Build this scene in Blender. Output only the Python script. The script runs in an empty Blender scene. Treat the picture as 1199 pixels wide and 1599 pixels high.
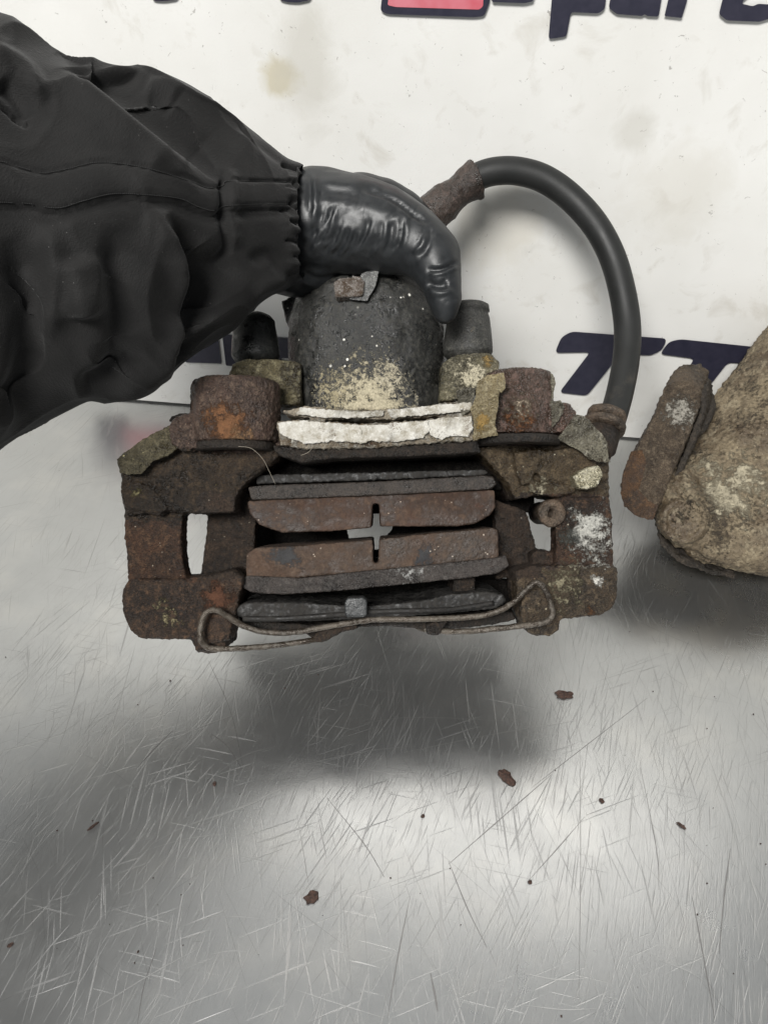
import bpy, bmesh, math, random
import numpy as np
from mathutils import Vector, Matrix, noise
random.seed(7)
C = bpy.context.scene.collection
SC = bpy.context.scene

# ------------------------------------------------------------------ camera, world, lamps, exposure
F = 1160.0                      # focal length in pixels of the 1199x1599 photograph
PITCH, YAW, ROLL = 45.0, 5.6, 0.9
H = 0.312                       # camera height over the table
WALL_Y = 0.3976
cam_d = bpy.data.cameras.new('camera'); cam = bpy.data.objects.new('camera', cam_d); C.objects.link(cam)
cam_d.sensor_fit = 'VERTICAL'; cam_d.sensor_height = 36.0; cam_d.lens = 36.0 * F / 1599.0
cam_d.clip_start = 0.01; cam_d.clip_end = 50
M = (Matrix.Translation((0, 0, H)) @ Matrix.Rotation(math.radians(YAW), 4, 'Z')
     @ Matrix.Rotation(math.radians(90 - PITCH), 4, 'X') @ Matrix.Rotation(math.radians(ROLL), 4, 'Z'))
cam.matrix_world = M
SC.camera = cam
W = bpy.data.worlds.new('World'); SC.world = W; W.use_nodes = True
W.node_tree.nodes['Background'].inputs[0].default_value = (0.93, 0.97, 1.0, 1)
W.node_tree.nodes['Background'].inputs[1].default_value = 0.27

def area(name, loc, target, sx, sy, power, col):
    d = bpy.data.lights.new(name, 'AREA'); d.shape = 'RECTANGLE'; d.size = sx; d.size_y = sy
    d.energy = power; d.color = col
    o = bpy.data.objects.new(name, d); C.objects.link(o); o.location = loc
    o.rotation_euler = (Vector(target) - Vector(loc)).to_track_quat('-Z', 'Y').to_euler()
    return o
area('ceiling_panel_lamp', (-0.40, -0.85, 1.50), (0, 0.35, 0.15), 0.7, 0.4, 43.0, (1.0, 0.985, 0.955))
area('ceiling_light_panel', (0.16, 1.13, 1.95), (0.1, 0.15, 0.0), 1.4, 0.55, 7.0, (1.0, 0.965, 0.91))
SC.view_settings.view_transform = 'Standard'; SC.view_settings.look = 'None'
SC.view_settings.exposure = 0.14; SC.view_settings.gamma = 1.0

# ------------------------------------------------------------------ points
R3 = M.to_3x3(); T3 = M.translation
def P(px, py, D):                                   # picture point at depth D -> world
    return M @ Vector(((px - 599.5) / F * D, (799.5 - py) / F * D, -D))
def ray(px, py):
    return R3 @ Vector(((px - 599.5) / F, (799.5 - py) / F, -1.0))
def on_wall(px, py, y):
    r = ray(px, py); return T3 + r * ((y - T3.y) / r.y)
def on_table(px, py, z=0.0):
    r = ray(px, py); return T3 + r * ((z - T3.z) / r.z)
RIGHT, UP, FWD = R3 @ Vector((1, 0, 0)), R3 @ Vector((0, 1, 0)), R3 @ Vector((0, 0, -1))
M_inv = np.array(M.inverted())
def project(V):
    c = V @ M_inv[:3, :3].T + M_inv[:3, 3]
    z = -c[:, 2]; bad = z < 0.03; z = np.where(bad, 1.0, z)
    return np.where(bad, 1e6, 599.5 + F * c[:, 0] / z), np.where(bad, 1e6, 799.5 - F * c[:, 1] / z)

# ------------------------------------------------------------------ objects
ORIG = {}
def thing(name, label, cat, loc, group=None):
    o = bpy.data.objects.new(name, None); C.objects.link(o); o.location = loc
    o.empty_display_size = 0.02
    o['label'] = label; o['category'] = cat
    if group: o['group'] = group
    ORIG[o.name] = Vector(loc); return o
def obj(name, me, mat, parent=None, label=None, kind=None, smooth=True):
    """me holds world coordinates; move them to the parent thing's frame"""
    o = bpy.data.objects.new(name, me); C.objects.link(o)
    off = Vector((0, 0, 0))
    if parent is not None:
        p = parent
        while p.parent: p = p.parent
        off = ORIG[p.name]; o.parent = parent
        me.transform(Matrix.Translation(-off))
    me.materials.clear(); me.materials.append(mat)
    for p in me.polygons: p.use_smooth = smooth
    if label: o['label'] = label
    if kind: o['kind'] = kind
    me.name = name
    return o
def tag(o, label, cat, group=None):
    me = o.data; c = sum((v.co for v in me.vertices), Vector()) / len(me.vertices)
    c.z = min(v.co.z for v in me.vertices)
    me.transform(Matrix.Translation(-c)); o.location = c
    o['label'] = label; o['category'] = cat
    if group: o['group'] = group
    return o

def bm_prism(bm, pts, ext, bevel=0.0):
    """pts world points of the front outline, ext extrusion vector"""
    n = len(pts)
    a = [bm.verts.new(p) for p in pts]; b = [bm.verts.new(p + ext) for p in pts]
    bm.faces.new(a); bm.faces.new(list(reversed(b)))
    for i in range(n):
        bm.faces.new((a[(i + 1) % n], a[i], b[i], b[(i + 1) % n]))
def prism(bm, poly, D0, D1, tilt=(0, 0)):
    """poly picture outline on the plane D0, straight back to D1"""
    bm_prism(bm, [P(x, y, D0) for x, y in poly], FWD * (D1 - D0))
def mesh_of(bm, name='m'):
    bmesh.ops.recalc_face_normals(bm, faces=bm.faces)
    me = bpy.data.meshes.new(name); bm.to_mesh(me); bm.free(); return me
def evaluated(me, mods):
    o = bpy.data.objects.new('tmp', me); C.objects.link(o)
    for f in mods: f(o)
    dg = bpy.context.evaluated_depsgraph_get(); dg.update()
    r = bpy.data.meshes.new_from_object(o.evaluated_get(dg))
    bpy.data.objects.remove(o); bpy.data.meshes.remove(me)
    return r
def m_remesh(v):
    def f(o):
        m = o.modifiers.new('r', 'REMESH'); m.mode = 'VOXEL'; m.voxel_size = v
    return f
def m_smooth(n, k=0.5):
    def f(o):
        m = o.modifiers.new('s', 'SMOOTH'); m.iterations = n; m.factor = k
    return f
def arrays(me):
    n = len(me.vertices); co = np.empty(n * 3); me.vertices.foreach_get('co', co)
    no = np.empty(n * 3); me.vertex_normals.foreach_get('vector', no)
    return co.reshape(-1, 3), no.reshape(-1, 3)
def put(me, co):
    me.vertices.foreach_set('co', co.ravel()); me.update()
def chip(me, amp, scale, amp2=0.0, scale2=1500.0, seed=0.0):
    """uneven, scabby relief"""
    co, no = arrays(me); d = np.empty(len(co)); s = Vector((seed, seed * 2, seed * 3))
    for i, c in enumerate(co):
        p = Vector(c)
        v = noise.noise(p * scale + s) + 0.5 * noise.noise(p * scale * 2.3 + s)
        v2 = noise.noise(p * scale2 + s)
        d[i] = amp * v + amp2 * (v2 if v2 < 0.15 else 0.15 + (v2 - 0.15) * 2.4)
    put(me, co + no * d[:, None]); return me
def rough(bm, v=0.0009, sm=3, amp=0.0007, scale=160, amp2=0.00035, scale2=700, seed=0.0):
    amp *= 0.30; amp2 *= 0.75; v = max(v * 0.85, 0.0005); sm += 2
    me = evaluated(mesh_of(bm), [m_remesh(v), m_smooth(sm)])
    return chip(me, amp, scale, amp2, scale2, seed)

def hull_chain(bm, chain):
    """chain of (world point, radius): tapered capsules"""
    def sph(p, r):
        out = []
        for i in range(1, 8):
            a = math.pi * i / 8
            for j in range(14):
                b = 2 * math.pi * j / 14
                out.append(p + Vector((math.sin(a) * math.cos(b), math.sin(a) * math.sin(b), math.cos(a))) * r)
        return out + [p + Vector((0, 0, r)), p - Vector((0, 0, r))]
    for (p, r), (q, s) in zip(chain[:-1], chain[1:]):
        vs = [bm.verts.new(c) for c in sph(p, r) + sph(q, s)]
        g = bmesh.ops.convex_hull(bm, input=vs)
        dead = [e for e in g['geom_interior'] + g['geom_unused'] if isinstance(e, bmesh.types.BMVert)]
        bmesh.ops.delete(bm, geom=list(set(dead)), context='VERTS')
def PC(x, y, D, r): return (P(x, y, D), r / F * D)

def resample(pts, n):
    """Catmull-Rom through pts (Vectors or tuples) -> n points"""
    pts = [np.array(p, float) for p in pts]
    q = [2 * pts[0] - pts[1]] + pts + [2 * pts[-1] - pts[-2]]
    out = []
    for k in range(n):
        t = k / (n - 1) * (len(pts) - 1); i = min(int(t), len(pts) - 2); u = t - i
        a, b, c, d = q[i:i + 4]
        out.append(0.5 * ((2 * b) + (-a + c) * u + (2 * a - 5 * b + 4 * c - d) * u * u + (-a + 3 * b - 3 * c + d) * u ** 3))
    return out
def tube(bm, pts, rad, seg=16, closed=False, cap=True):
    """swept tube; rad a number or a function of t in 0..1"""
    pts = [Vector(p) for p in pts]; n = len(pts)
    t0 = (pts[1] - pts[0]).normalized(); u = t0.orthogonal().normalized(); rings = []
    for i, p in enumerate(pts):
        t = (pts[min(i + 1, n - 1)] - pts[max(i - 1, 0)]).normalized()
        u = (u - t * u.dot(t)).normalized(); w = t.cross(u)
        r = rad(i / (n - 1)) if callable(rad) else rad
        rings.append([bm.verts.new(p + (u * math.cos(2 * math.pi * k / seg) + w * math.sin(2 * math.pi * k / seg)) * r) for k in range(seg)])
    for a, b in zip(rings[:-1], rings[1:]):
        for k in range(seg): bm.faces.new((a[k], a[(k + 1) % seg], b[(k + 1) % seg], b[k]))
    if cap: bm.faces.new(rings[0]); bm.faces.new(list(reversed(rings[-1])))
def lathe(bm, base, axis, prof, seg=48, ex=None, ey=None, k=(1, 1)):
    """prof: list of (distance along axis, radius)"""
    axis = axis.normalized(); ex = (ex or axis.orthogonal()).normalized(); ey = axis.cross(ex).normalized()
    rings = []
    for h, r in prof:
        rings.append([bm.verts.new(base + axis * h + ex * math.cos(2 * math.pi * i / seg) * r * k[0] + ey * math.sin(2 * math.pi * i / seg) * r * k[1]) for i in range(seg)])
    for a, b in zip(rings[:-1], rings[1:]):
        for i in range(seg): bm.faces.new((a[i], a[(i + 1) % seg], b[(i + 1) % seg], b[i]))
    bm.faces.new(rings[0]); bm.faces.new(list(reversed(rings[-1])))
def rings_loft(bm, levels, D, kd=0.9, seg=72):
    """levels: (py, px_left, px_right): upright round body seen at depth D of its axis"""
    rs = []
    for py, xl, xr in levels:
        c = P((xl + xr) / 2, py, D); r = (xr - xl) / 2 / F * D
        rs.append([bm.verts.new(c + RIGHT * math.cos(2 * math.pi * i / seg) * r + FWD * math.sin(2 * math.pi * i / seg) * r * kd) for i in range(seg)])
    for a, b in zip(rs[:-1], rs[1:]):
        for i in range(seg): bm.faces.new((a[i], a[(i + 1) % seg], b[(i + 1) % seg], b[i]))
    bm.faces.new(rs[0]); bm.faces.new(list(reversed(rs[-1])))

def seg_dist(X, Y, pl):
    """distance of every (X,Y) to polyline pl, and signed side"""
    best = np.full(X.shape, 1e9); side = np.zeros(X.shape); along = np.zeros(X.shape)
    L = [0.0]
    for (a, b), (c, d) in zip(pl[:-1], pl[1:]): L.append(L[-1] + math.hypot(c - a, d - b))
    for i, ((a, b), (c, d)) in enumerate(zip(pl[:-1], pl[1:])):
        ux, uy = c - a, d - b; l2 = ux * ux + uy * uy + 1e-9
        t = np.clip(((X - a) * ux + (Y - b) * uy) / l2, 0, 1)
        dx, dy = X - (a + t * ux), Y - (b + t * uy); dd = np.hypot(dx, dy)
        m = dd < best
        best[m] = dd[m]; side[m] = np.sign(ux * (Y - b) - uy * (X - a))[m]
        along[m] = ((L[i] + t * (L[i + 1] - L[i])) / L[-1])[m]
    return best, side, along
def creases(me, lines):
    """lines: (polyline in picture px, width px, depth m [negative = raised], one_sided 0/1/-1): folds pressed into the front of cloth"""
    co, no = arrays(me); X, Y = project(co)
    front = ((co - np.array(T3)) * no).sum(1) < 0
    fw = np.array(T3) - co; fw = (fw * no).sum(1) / np.linalg.norm(fw, axis=1); front = np.clip(fw * 2.6, 0, 1)
    d = np.zeros(len(co))
    for pl, w, dep, one in lines:
        pl = [tuple(p) for p in resample(pl, max(8, 4 * len(pl)))]
        r, s, al = seg_dist(X, Y, pl)
        fade = np.clip(np.minimum(al, 1 - al) * 6, 0.0, 1) if one != 9 else 1.0
        if one in (0, 9): g = np.exp(-(r / w) ** 2)
        else:                      # sharp step on one side, long slope on the other
            g = np.where(s == one, np.exp(-(r / w) ** 2), np.exp(-(r / (w * 0.32)) ** 2))
        d -= dep * g * fade
    put(me, co + no * (d * front)[:, None]); return me

# ------------------------------------------------------------------ materials
class NT:
    def __init__(s, name):
        s.m = bpy.data.materials.new(name); s.m.use_nodes = True; s.t = s.m.node_tree; s.n = s.t.nodes; s.l = s.t.links
        s.b = s.n['Principled BSDF']; s.co = s.n.new('ShaderNodeTexCoord').outputs['Object']
    def link(s, a, sock):
        if isinstance(a, bpy.types.NodeSocket): s.l.new(a, sock)
        else: sock.default_value = a
    def noise(s, scale, detail=4, rough=0.55, dist=0.0, vec=None, off=0.0):
        n = s.n.new('ShaderNodeTexNoise'); n.inputs['Scale'].default_value = scale; n.inputs['Detail'].default_value = detail
        n.inputs['Roughness'].default_value = rough; n.inputs['Distortion'].default_value = dist
        v = vec or s.co
        if off: v = s.vmath('ADD', v, (off, off * 1.7, off * 0.6))
        s.link(v, n.inputs['Vector']); return n.outputs['Fac']
    def voro(s, scale, feature='F1', vec=None, out='Distance'):
        n = s.n.new('ShaderNodeTexVoronoi'); n.feature = feature; n.inputs['Scale'].default_value = scale
        s.link(vec or s.co, n.inputs['Vector']); return n.outputs[out]
    def vmath(s, op, a, b):
        n = s.n.new('ShaderNodeVectorMath'); n.operation = op; s.link(a, n.inputs[0]); s.link(b, n.inputs[1])
        return n.outputs['Value'] if op in ('DISTANCE', 'DOT_PRODUCT', 'LENGTH') else n.outputs[0]
    def math(s, op, a, b=0.0, clamp=False):
        n = s.n.new('ShaderNodeMath'); n.operation = op; n.use_clamp = clamp; s.link(a, n.inputs[0]); s.link(b, n.inputs[1]); return n.outputs[0]
    def ramp(s, f, a, b, lo=0.0, hi=1.0):
        n = s.n.new('ShaderNodeMapRange'); n.clamp = True; s.link(f, n.inputs[0])
        for i, v in enumerate((a, b, lo, hi)): n.inputs[i + 1].default_value = v
        return n.outputs[0]
    def mix(s, f, a, b):
        n = s.n.new('ShaderNodeMix'); n.data_type = 'RGBA'; s.link(f, n.inputs[0])
        for i, c in ((6, a), (7, b)):
            s.link(c if isinstance(c, bpy.types.NodeSocket) else (*c, 1), n.inputs[i])
        return n.outputs[2]
    def mapping(s, rot=0.0, scale=(1, 1, 1), vec=None):
        q = s.n.new('ShaderNodeMapping'); q.inputs['Rotation'].default_value = (0, 0, rot); s.link(vec or s.co, q.inputs['Vector'])
        n = s.n.new('ShaderNodeMapping'); n.inputs['Scale'].default_value = scale
        s.l.new(q.outputs[0], n.inputs['Vector']); return n.outputs[0]
    def bump(s, h, strength=0.6, dist=0.001, prev=None):
        n = s.n.new('ShaderNodeBump'); n.inputs['Strength'].default_value = strength; n.inputs['Distance'].default_value = dist
        s.link(h, n.inputs['Height'])
        if prev is not None: s.l.new(prev, n.inputs['Normal'])
        return n.outputs[0]
    def out(s, color=None, rough=None, metal=None, normal=None, **kw):
        for k, v in (('Base Color', color), ('Roughness', rough), ('Metallic', metal), ('Normal', normal)):
            if v is None: continue
            if isinstance(v, tuple): v = (*v, 1)
            s.link(v, s.b.inputs[k])
        for k, v in kw.items(): s.b.inputs[k.replace('_', ' ')].default_value = v
        return s.m

def crusty(name, c0, c1, c2, patches=(), rgh=0.75, scale=90, bump=0.7, speck=None, origin=Vector((0, 0, 0)), wet=0.0, off=0.0, grain=1.0, spec=0.42):
    """c0 dark base, c1 mid, c2 light grain; patches: (color, center px/py/D or None, radius m, noise scale, amount 0..1, roughness, metallic)"""
    s = NT(name)
    n1 = s.noise(scale, 5, 0.6, 0.4, off=off); n2 = s.noise(scale * 4.5, 5, 0.65, off=off + 3); n3 = s.noise(scale * 17, 3, 0.6, off=off + 5)
    n0 = s.noise(scale * .32, 4, 0.6, 0.8, off=off + 21)
    col = s.mix(s.ramp(n1, 0.38, 0.62), c0, c1)
    col = s.mix(s.ramp(n0, 0.50, 0.62, 0, 0.65), col, tuple(x * .45 for x in c0))
    col = s.mix(s.ramp(n2, 0.50, 0.72, 0, 0.75), col, c2)
    n4 = s.noise(scale * 30, 2, 0.6, off=off + 11)
    col = s.mix(s.ramp(n3, 0.44, 0.66, 0.0, 0.7 * grain), col, tuple(x * 0.25 for x in c0))
    col = s.mix(s.ramp(n4, 0.62, 0.74, 0.0, 0.5 * grain), col, tuple(min(x * 1.7, .8) for x in c2))
    r = s.ramp(s.math('ADD', s.math('MULTIPLY', n2, 0.5), s.math('MULTIPLY', n1, 0.5)), 0.42, 0.56, rgh - 0.36 - wet, rgh + 0.08)
    h = s.math('ADD', s.math('MULTIPLY', n2, 0.8), s.math('MULTIPLY', n3, 0.75))
    metal = None
    for i, (pc, cen, rad, sc, amt, pr, pm) in enumerate(patches):
        f = s.noise(sc, 8, 0.74, 0.3, off=off + 7.3 * (i + 1))
        f = s.math('ADD', f, s.math('MULTIPLY', s.math('SUBTRACT', n3, 0.5), 0.30))
        if cen is not None:
            loc = P(*cen) - origin
            dist = s.vmath('DISTANCE', s.co, tuple(loc))
            bias = s.ramp(dist, rad * 0.1, rad * 1.25, 0.17, -0.30)
            f = s.math('ADD', f, bias)
        thr = 0.74 - 0.34 * amt
        m = s.ramp(f, thr - .01, thr + 0.09)
        tint = s.noise(sc * 3.1, 4, 0.6, off=off + i)
        pcol = s.mix(s.ramp(tint, 0.35, 0.7), tuple(x * 0.55 for x in pc), pc)
        col = s.mix(m, col, pcol)
        rr = s.n.new('ShaderNodeMix'); s.link(m, rr.inputs[0]); s.link(r, rr.inputs[2]); rr.inputs[3].default_value = pr; r = rr.outputs[0]
        h = s.math('ADD', h, s.math('MULTIPLY', m, 0.55))
        if pm > 0:
            mm = s.math('MULTIPLY', m, pm); metal = mm if metal is None else s.math('MAXIMUM', metal, mm)
    if speck:
        v = s.voro(speck[0]); w = s.noise(speck[0] * 0.25, 2, 0.5, off=9)
        m = s.math('MULTIPLY', s.ramp(s.math('SUBTRACT', v, s.math('MULTIPLY', s.math('SUBTRACT', s.noise(speck[0] * .8, 2, .5, off=31), .5), .6)), 0.10, 0.05), s.ramp(w, 0.50, 0.60))
        col = s.mix(m, col, speck[1])
    s.b.inputs['Specular IOR Level'].default_value = spec
    return s.out(col, r, metal, s.bump(h, min(1.0, bump * 1.25), 0.0014))

CO = P(575, 1015, 0.315)            # base of the held caliper
SO = Vector((0.27, 0.33, 0.0))      # base of the second caliper
AO = P(300, 640, 0.27)              # base of the arm
# rust and crust
DK, RU, LT = (0.014, 0.0085, 0.0055), (0.058, 0.028, 0.015), (0.14, 0.080, 0.046)
WHT, CRM, OLV, ORG = (0.70, 0.68, 0.62), (0.50, 0.41, 0.24), (0.16, 0.14, 0.075), (0.19, 0.085, 0.034)
m_rust = crusty('rust_dark', DK, RU, LT, [((0.30, 0.26, 0.16), None, 0, 210, 0.17, 0.5, 0), (ORG, (275, 950, .30), .02, 260, .1, .8, 0)],
                speck=(420, (0.36, 0.31, 0.24)), origin=CO)
m_rust_r = crusty('rust_right_column', DK, RU, LT,
                  [((0.55,0.54,0.49), (925, 828, .298), 0.017, 210, 0.80, 0.7, 0), ((0.5,0.49,0.44), (935, 872, .298), 0.010, 230, 0.8, 0.7, 0), ((0.36,0.33,0.24), (895, 885, .298), 0.007, 230, 0.9, 0.7, 0),
                   ((0.08, 0.085, 0.075), (885, 840, .298), 0.011, 60, 0.9, 0.5, 0)], speck=(420, (0.4, 0.36, 0.28)), origin=CO, off=4)
m_rust_rl = crusty('rust_lower_right', (0.024, 0.017, 0.010), (0.070, 0.046, 0.026), (0.17, 0.125, 0.078),
                   [((0.26, 0.23, 0.15), (880, 915, .298), 0.022, 330, 0.40, 0.6, 0), (WHT, (935, 905, .298), 0.008, 250, 0.45, 0.7, 0),
                    (ORG, (925, 955, .298), .008, 200, .3, .8, 0)], speck=(420, (0.45, 0.40, 0.28)), origin=CO, off=8)
m_rust_ll = crusty('rust_lower_left', DK, (0.055, 0.034, 0.022), LT,
                   [((0.42, 0.36, 0.21), (265, 970, .298), 0.012, 330, 0.34, 0.45, 0), ((0.30, 0.26, 0.15), (250, 945, .298), 0.011, 420, 0.30, 0.5, 0),
                    ((0.11, 0.045, 0.022), (335, 930, .298), .014, 110, .6, .8, 0)], origin=CO, off=12)
m_boss_l = crusty('rust_boss_orange', (0.040, 0.026, 0.020), (0.078, 0.046, 0.034), (0.20, 0.14, 0.10),
                  [(ORG, (352, 660, .285), 0.014, 150, 0.78, 0.7, 0), ((0.28, 0.16, 0.08), (375, 684, .285), 0.009, 220, 0.7, 0.6, 0)],
                  rgh=0.62, origin=CO, speck=(500, (0.4, 0.3, 0.22)))
m_boss_r = crusty('rust_boss_glossy', (0.050, 0.032, 0.023), (0.105, 0.064, 0.045), (0.26, 0.16, 0.13),
                  [((0.34, 0.16, 0.08), (815, 655, .285), 0.014, 420, 0.66, 0.22, 0.5), ((0.55, 0.45, 0.34), (815, 635, .285), .016, 600, .55, .2, .6)],
                  rgh=0.45, bump=0.8, origin=CO, wet=0.12, off=2, spec=.6)
m_rust_in = crusty('dark_inner_rust', (0.010, 0.008, 0.006), (0.026, 0.018, 0.013), (0.06, 0.045, 0.033), rgh=0.7, origin=CO)
m_olive = crusty('peeling_olive_paint', (0.030, 0.024, 0.013), (0.085, 0.072, 0.040), (0.19, 0.165, 0.10),
                 [((0.45, 0.41, 0.22), (222, 715, .298), 0.007, 500, 0.30, 0.2, 0.5)], rgh=0.5, origin=CO, speck=(450, (0.4, 0.36, 0.2)))
m_ear = crusty('crusty_olive_ear', (0.035, 0.028, 0.016), (0.12, 0.10, 0.052), (0.30, 0.27, 0.17),
               [((0.62, 0.58, 0.48), (395, 610, .31), 0.012, 480, 0.42, 0.35, 0.4), ((0.55, 0.46, 0.27), None, 0, 300, 0.22, 0.6, 0)], rgh=0.55, origin=CO)
m_ear_r = crusty('crusty_cream_ear', (0.05, 0.045, 0.03), (0.17, 0.15, 0.09), (0.40, 0.36, 0.25),
                 [((0.66, 0.60, 0.44), (740, 590, .31), 0.017, 330, 0.60, 0.5, 0.2), ((0.40, 0.27, 0.10), (762, 565, .31), .006, 200, .5, .6, 0)], rgh=0.55, origin=CO, off=3)
m_black = crusty('chipped_black_paint', (0.016, 0.0165, 0.016), (0.032, 0.032, 0.029), (0.085, 0.080, 0.066),
                 [((0.52, 0.46, 0.32), (575, 634, .30), 0.030, 420, 0.80, 0.6, 0), ((0.44, 0.38, 0.24), (500, 612, .30), 0.020, 500, 0.80, 0.6, 0),
                  ((0.58, 0.52, 0.38), (612, 583, .30), 0.0135, 400, 0.85, 0.6, 0), ((0.47, 0.42, 0.28), (655, 585, .30), 0.013, 420, 0.85, 0.6, 0),
                  ((0.20, 0.185, 0.14), (655, 455, .30), 0.014, 260, 0.75, 0.6, 0), ((0.16, 0.15, 0.12), (480, 480, .30), 0.012, 260, 0.7, 0.6, 0),
                  ((0.42, 0.41, 0.37), None, 0, 420, 0.16, 0.5, 0), ((0.09, 0.085, 0.07), None, 0, 150, 0.18, 0.6, 0)],
                 rgh=0.50, scale=120, bump=0.35, spec=.5, speck=(230, (0.72, 0.70, 0.64)), origin=CO, off=1)
m_bridge = crusty('flaking_white_band', (0.13, 0.095, 0.06), (0.30, 0.26, 0.20), (0.42, 0.39, 0.32),
                  [((0.62, 0.59, 0.52), None, 0, 130, 0.62, 0.5, 0.1), ((0.12, 0.060, 0.03), None, 0, 90, 0.36, 0.8, 0),
                   ((0.20, 0.16, 0.075), (700, 680, .288), .016, 300, .40, .6, 0)], rgh=0.5, bump=0.7, origin=CO, off=6, grain=.5)
m_under = crusty('shaded_dark_rust', (0.010, 0.008, 0.006), (0.022, 0.015, 0.010), (0.05, 0.036, 0.026), rgh=0.7, origin=CO)  # near-black rust: the shade of the undersides is put into the colour
m_cavity = crusty('cavity_shade_black', (0.006, 0.0055, 0.005), (0.012, 0.010, 0.009), (0.03, 0.027, 0.023), rgh=0.85, origin=CO, spec=.1)  # near-black colour stands in for the shade inside the cavity
m_inner = crusty('dark_inner_brown', (0.011, 0.0075, 0.005), (0.030, 0.018, 0.011), (0.075, 0.05, 0.033), rgh=0.75, origin=CO, speck=(400, (0.2, 0.17, 0.13)))  # darker brown for the deeper bracket faces and small parts
m_block_l = crusty('dark_oily_rust', (0.011, 0.0075, 0.0045), (0.030, 0.018, 0.009), (0.080, 0.052, 0.028),
                   [((0.20, 0.15, 0.07), (338, 760, .298), .005, 500, .40, .5, 0), ((0.24, 0.21, 0.11), (215, 770, .298), .008, 500, .30, .4, .2)], rgh=0.6, origin=CO, off=1)
m_block_r = crusty('olive_brown_rust', (0.024, 0.016, 0.008), (0.065, 0.044, 0.022), (0.16, 0.12, 0.072),
                   [((0.40, 0.36, 0.26), (840, 765, .298), .016, 420, .40, .4, .2)], rgh=0.58, origin=CO, off=5, speck=(420, (0.45, 0.42, 0.32)))
m_flake = crusty('beige_paint_flake', (0.07, 0.062, 0.045), (0.18, 0.165, 0.12), (0.32, 0.30, 0.24),
                 [((0.52, 0.49, 0.41), None, 0, 130, 0.45, 0.5, 0.1), ((0.045, 0.03, 0.02), None, 0, 110, 0.42, 0.8, 0), ((0.10, 0.055, 0.03), None, 0, 70, 0.4, 0.8, 0)], rgh=0.5, origin=CO, off=2)
m_tan = crusty('tan_peeled_film', (0.17, 0.13, 0.065), (0.30, 0.245, 0.13), (0.42, 0.37, 0.24), [((0.30, 0.19, 0.055), (755, 655, .285), .010, 150, .5, .6, 0)], rgh=0.5, bump=0.5, origin=CO)
m_gold = crusty('shiny_scraped_metal', (0.25, 0.22, 0.13), (0.50, 0.46, 0.33), (0.75, 0.72, 0.60), [((0.07, 0.055, 0.03), None, 0, 200, 0.35, 0.6, 0)], rgh=0.25, origin=CO)
m_gold.node_tree.nodes['Principled BSDF'].inputs['Metallic'].default_value = 0.6
m_silver = crusty('torn_silver_label', (0.42, 0.42, 0.42), (0.62, 0.62, 0.60), (0.80, 0.80, 0.78), rgh=0.32, bump=0.8, scale=200, origin=CO)
m_silver.node_tree.nodes['Principled BSDF'].inputs['Metallic'].default_value = 0.7
m_nub = crusty('scabby_cast_nub', (0.12, 0.085, 0.06), (0.30, 0.26, 0.23), (0.75, 0.72, 0.68), [((0.42, 0.22, 0.06), (536, 463, .30), .003, 400, .6, .6, 0)], rgh=0.35, bump=1.0, scale=260, origin=CO)
m_lining_t = crusty('lining_reddish', (0.036, 0.022, 0.015), (0.080, 0.043, 0.028), (0.13, 0.085, 0.060),
                    [((0.045, 0.042, 0.042), (660, 812, .298), .012, 90, .62, .8, 0), ((0.20, 0.085, 0.06), (740, 785, .298), .014, 70, .55, .85, 0)], rgh=0.85, bump=0.35, origin=CO, speck=(600, (0.32, 0.25, 0.2)), scale=50, grain=.35)
m_lining_b = crusty('lining_brown_grey', (0.034, 0.023, 0.016), (0.074, 0.045, 0.030), (0.13, 0.092, 0.068),
                    [((0.040, 0.040, 0.042), (670, 868, .305), .013, 80, .62, .8, 0), ((0.042, 0.041, 0.042), (450, 870, .305), .014, 80, .6, .8, 0),
                     ((0.30, 0.22, 0.13), (722, 845, .298), .005, 450, .45, .7, 0), ((0.26, 0.20, 0.15), (550, 860, .298), .005, 450, .40, .7, 0)], rgh=0.85, bump=0.4, origin=CO, speck=(480, (0.36, 0.3, 0.24)), scale=50, off=3, grain=.4)
m_plate = crusty('backing_plate_steel', (0.022, 0.018, 0.015), (0.050, 0.040, 0.033), (0.10, 0.082, 0.07), [((0.20, 0.20, 0.21), (735, 762, .298), .009, 70, .6, .5, .5)], rgh=0.6, bump=0.4, origin=CO, scale=120)
m_plate_b = crusty('backing_plate_worn', (0.026, 0.022, 0.020), (0.055, 0.045, 0.040), (0.11, 0.10, 0.09),
                   [((0.55, 0.54, 0.52), (640, 888, .298), .022, 420, .42, .35, .6), ((0.09, 0.045, 0.028), (770, 885, .298), .01, 90, .5, .8, 0)], rgh=0.55, bump=0.5, origin=CO, scale=120, off=3)
m_shim = crusty('streaked_shim', (0.009, 0.0085, 0.008), (0.020, 0.018, 0.016), (0.042, 0.038, 0.033), rgh=0.8, bump=0.12, origin=CO, scale=120, grain=.2)
m_wire = crusty('tarnished_spring_wire', (0.045, 0.034, 0.025), (0.105, 0.088, 0.070), (0.20, 0.185, 0.16), rgh=0.42, bump=0.3, origin=CO, scale=110, grain=.35)
m_wire.node_tree.nodes['Principled BSDF'].inputs['Metallic'].default_value = 0.35
m_tab = crusty('grey_clip_tab', (0.035, 0.037, 0.038), (0.055, 0.058, 0.06), (0.09, 0.09, 0.09), rgh=0.6, bump=0.2, origin=CO)
m_rub = crusty('black_rubber', (0.014, 0.015, 0.014), (0.024, 0.025, 0.023), (0.05, 0.05, 0.046), rgh=0.55, bump=0.25, origin=CO)
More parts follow.
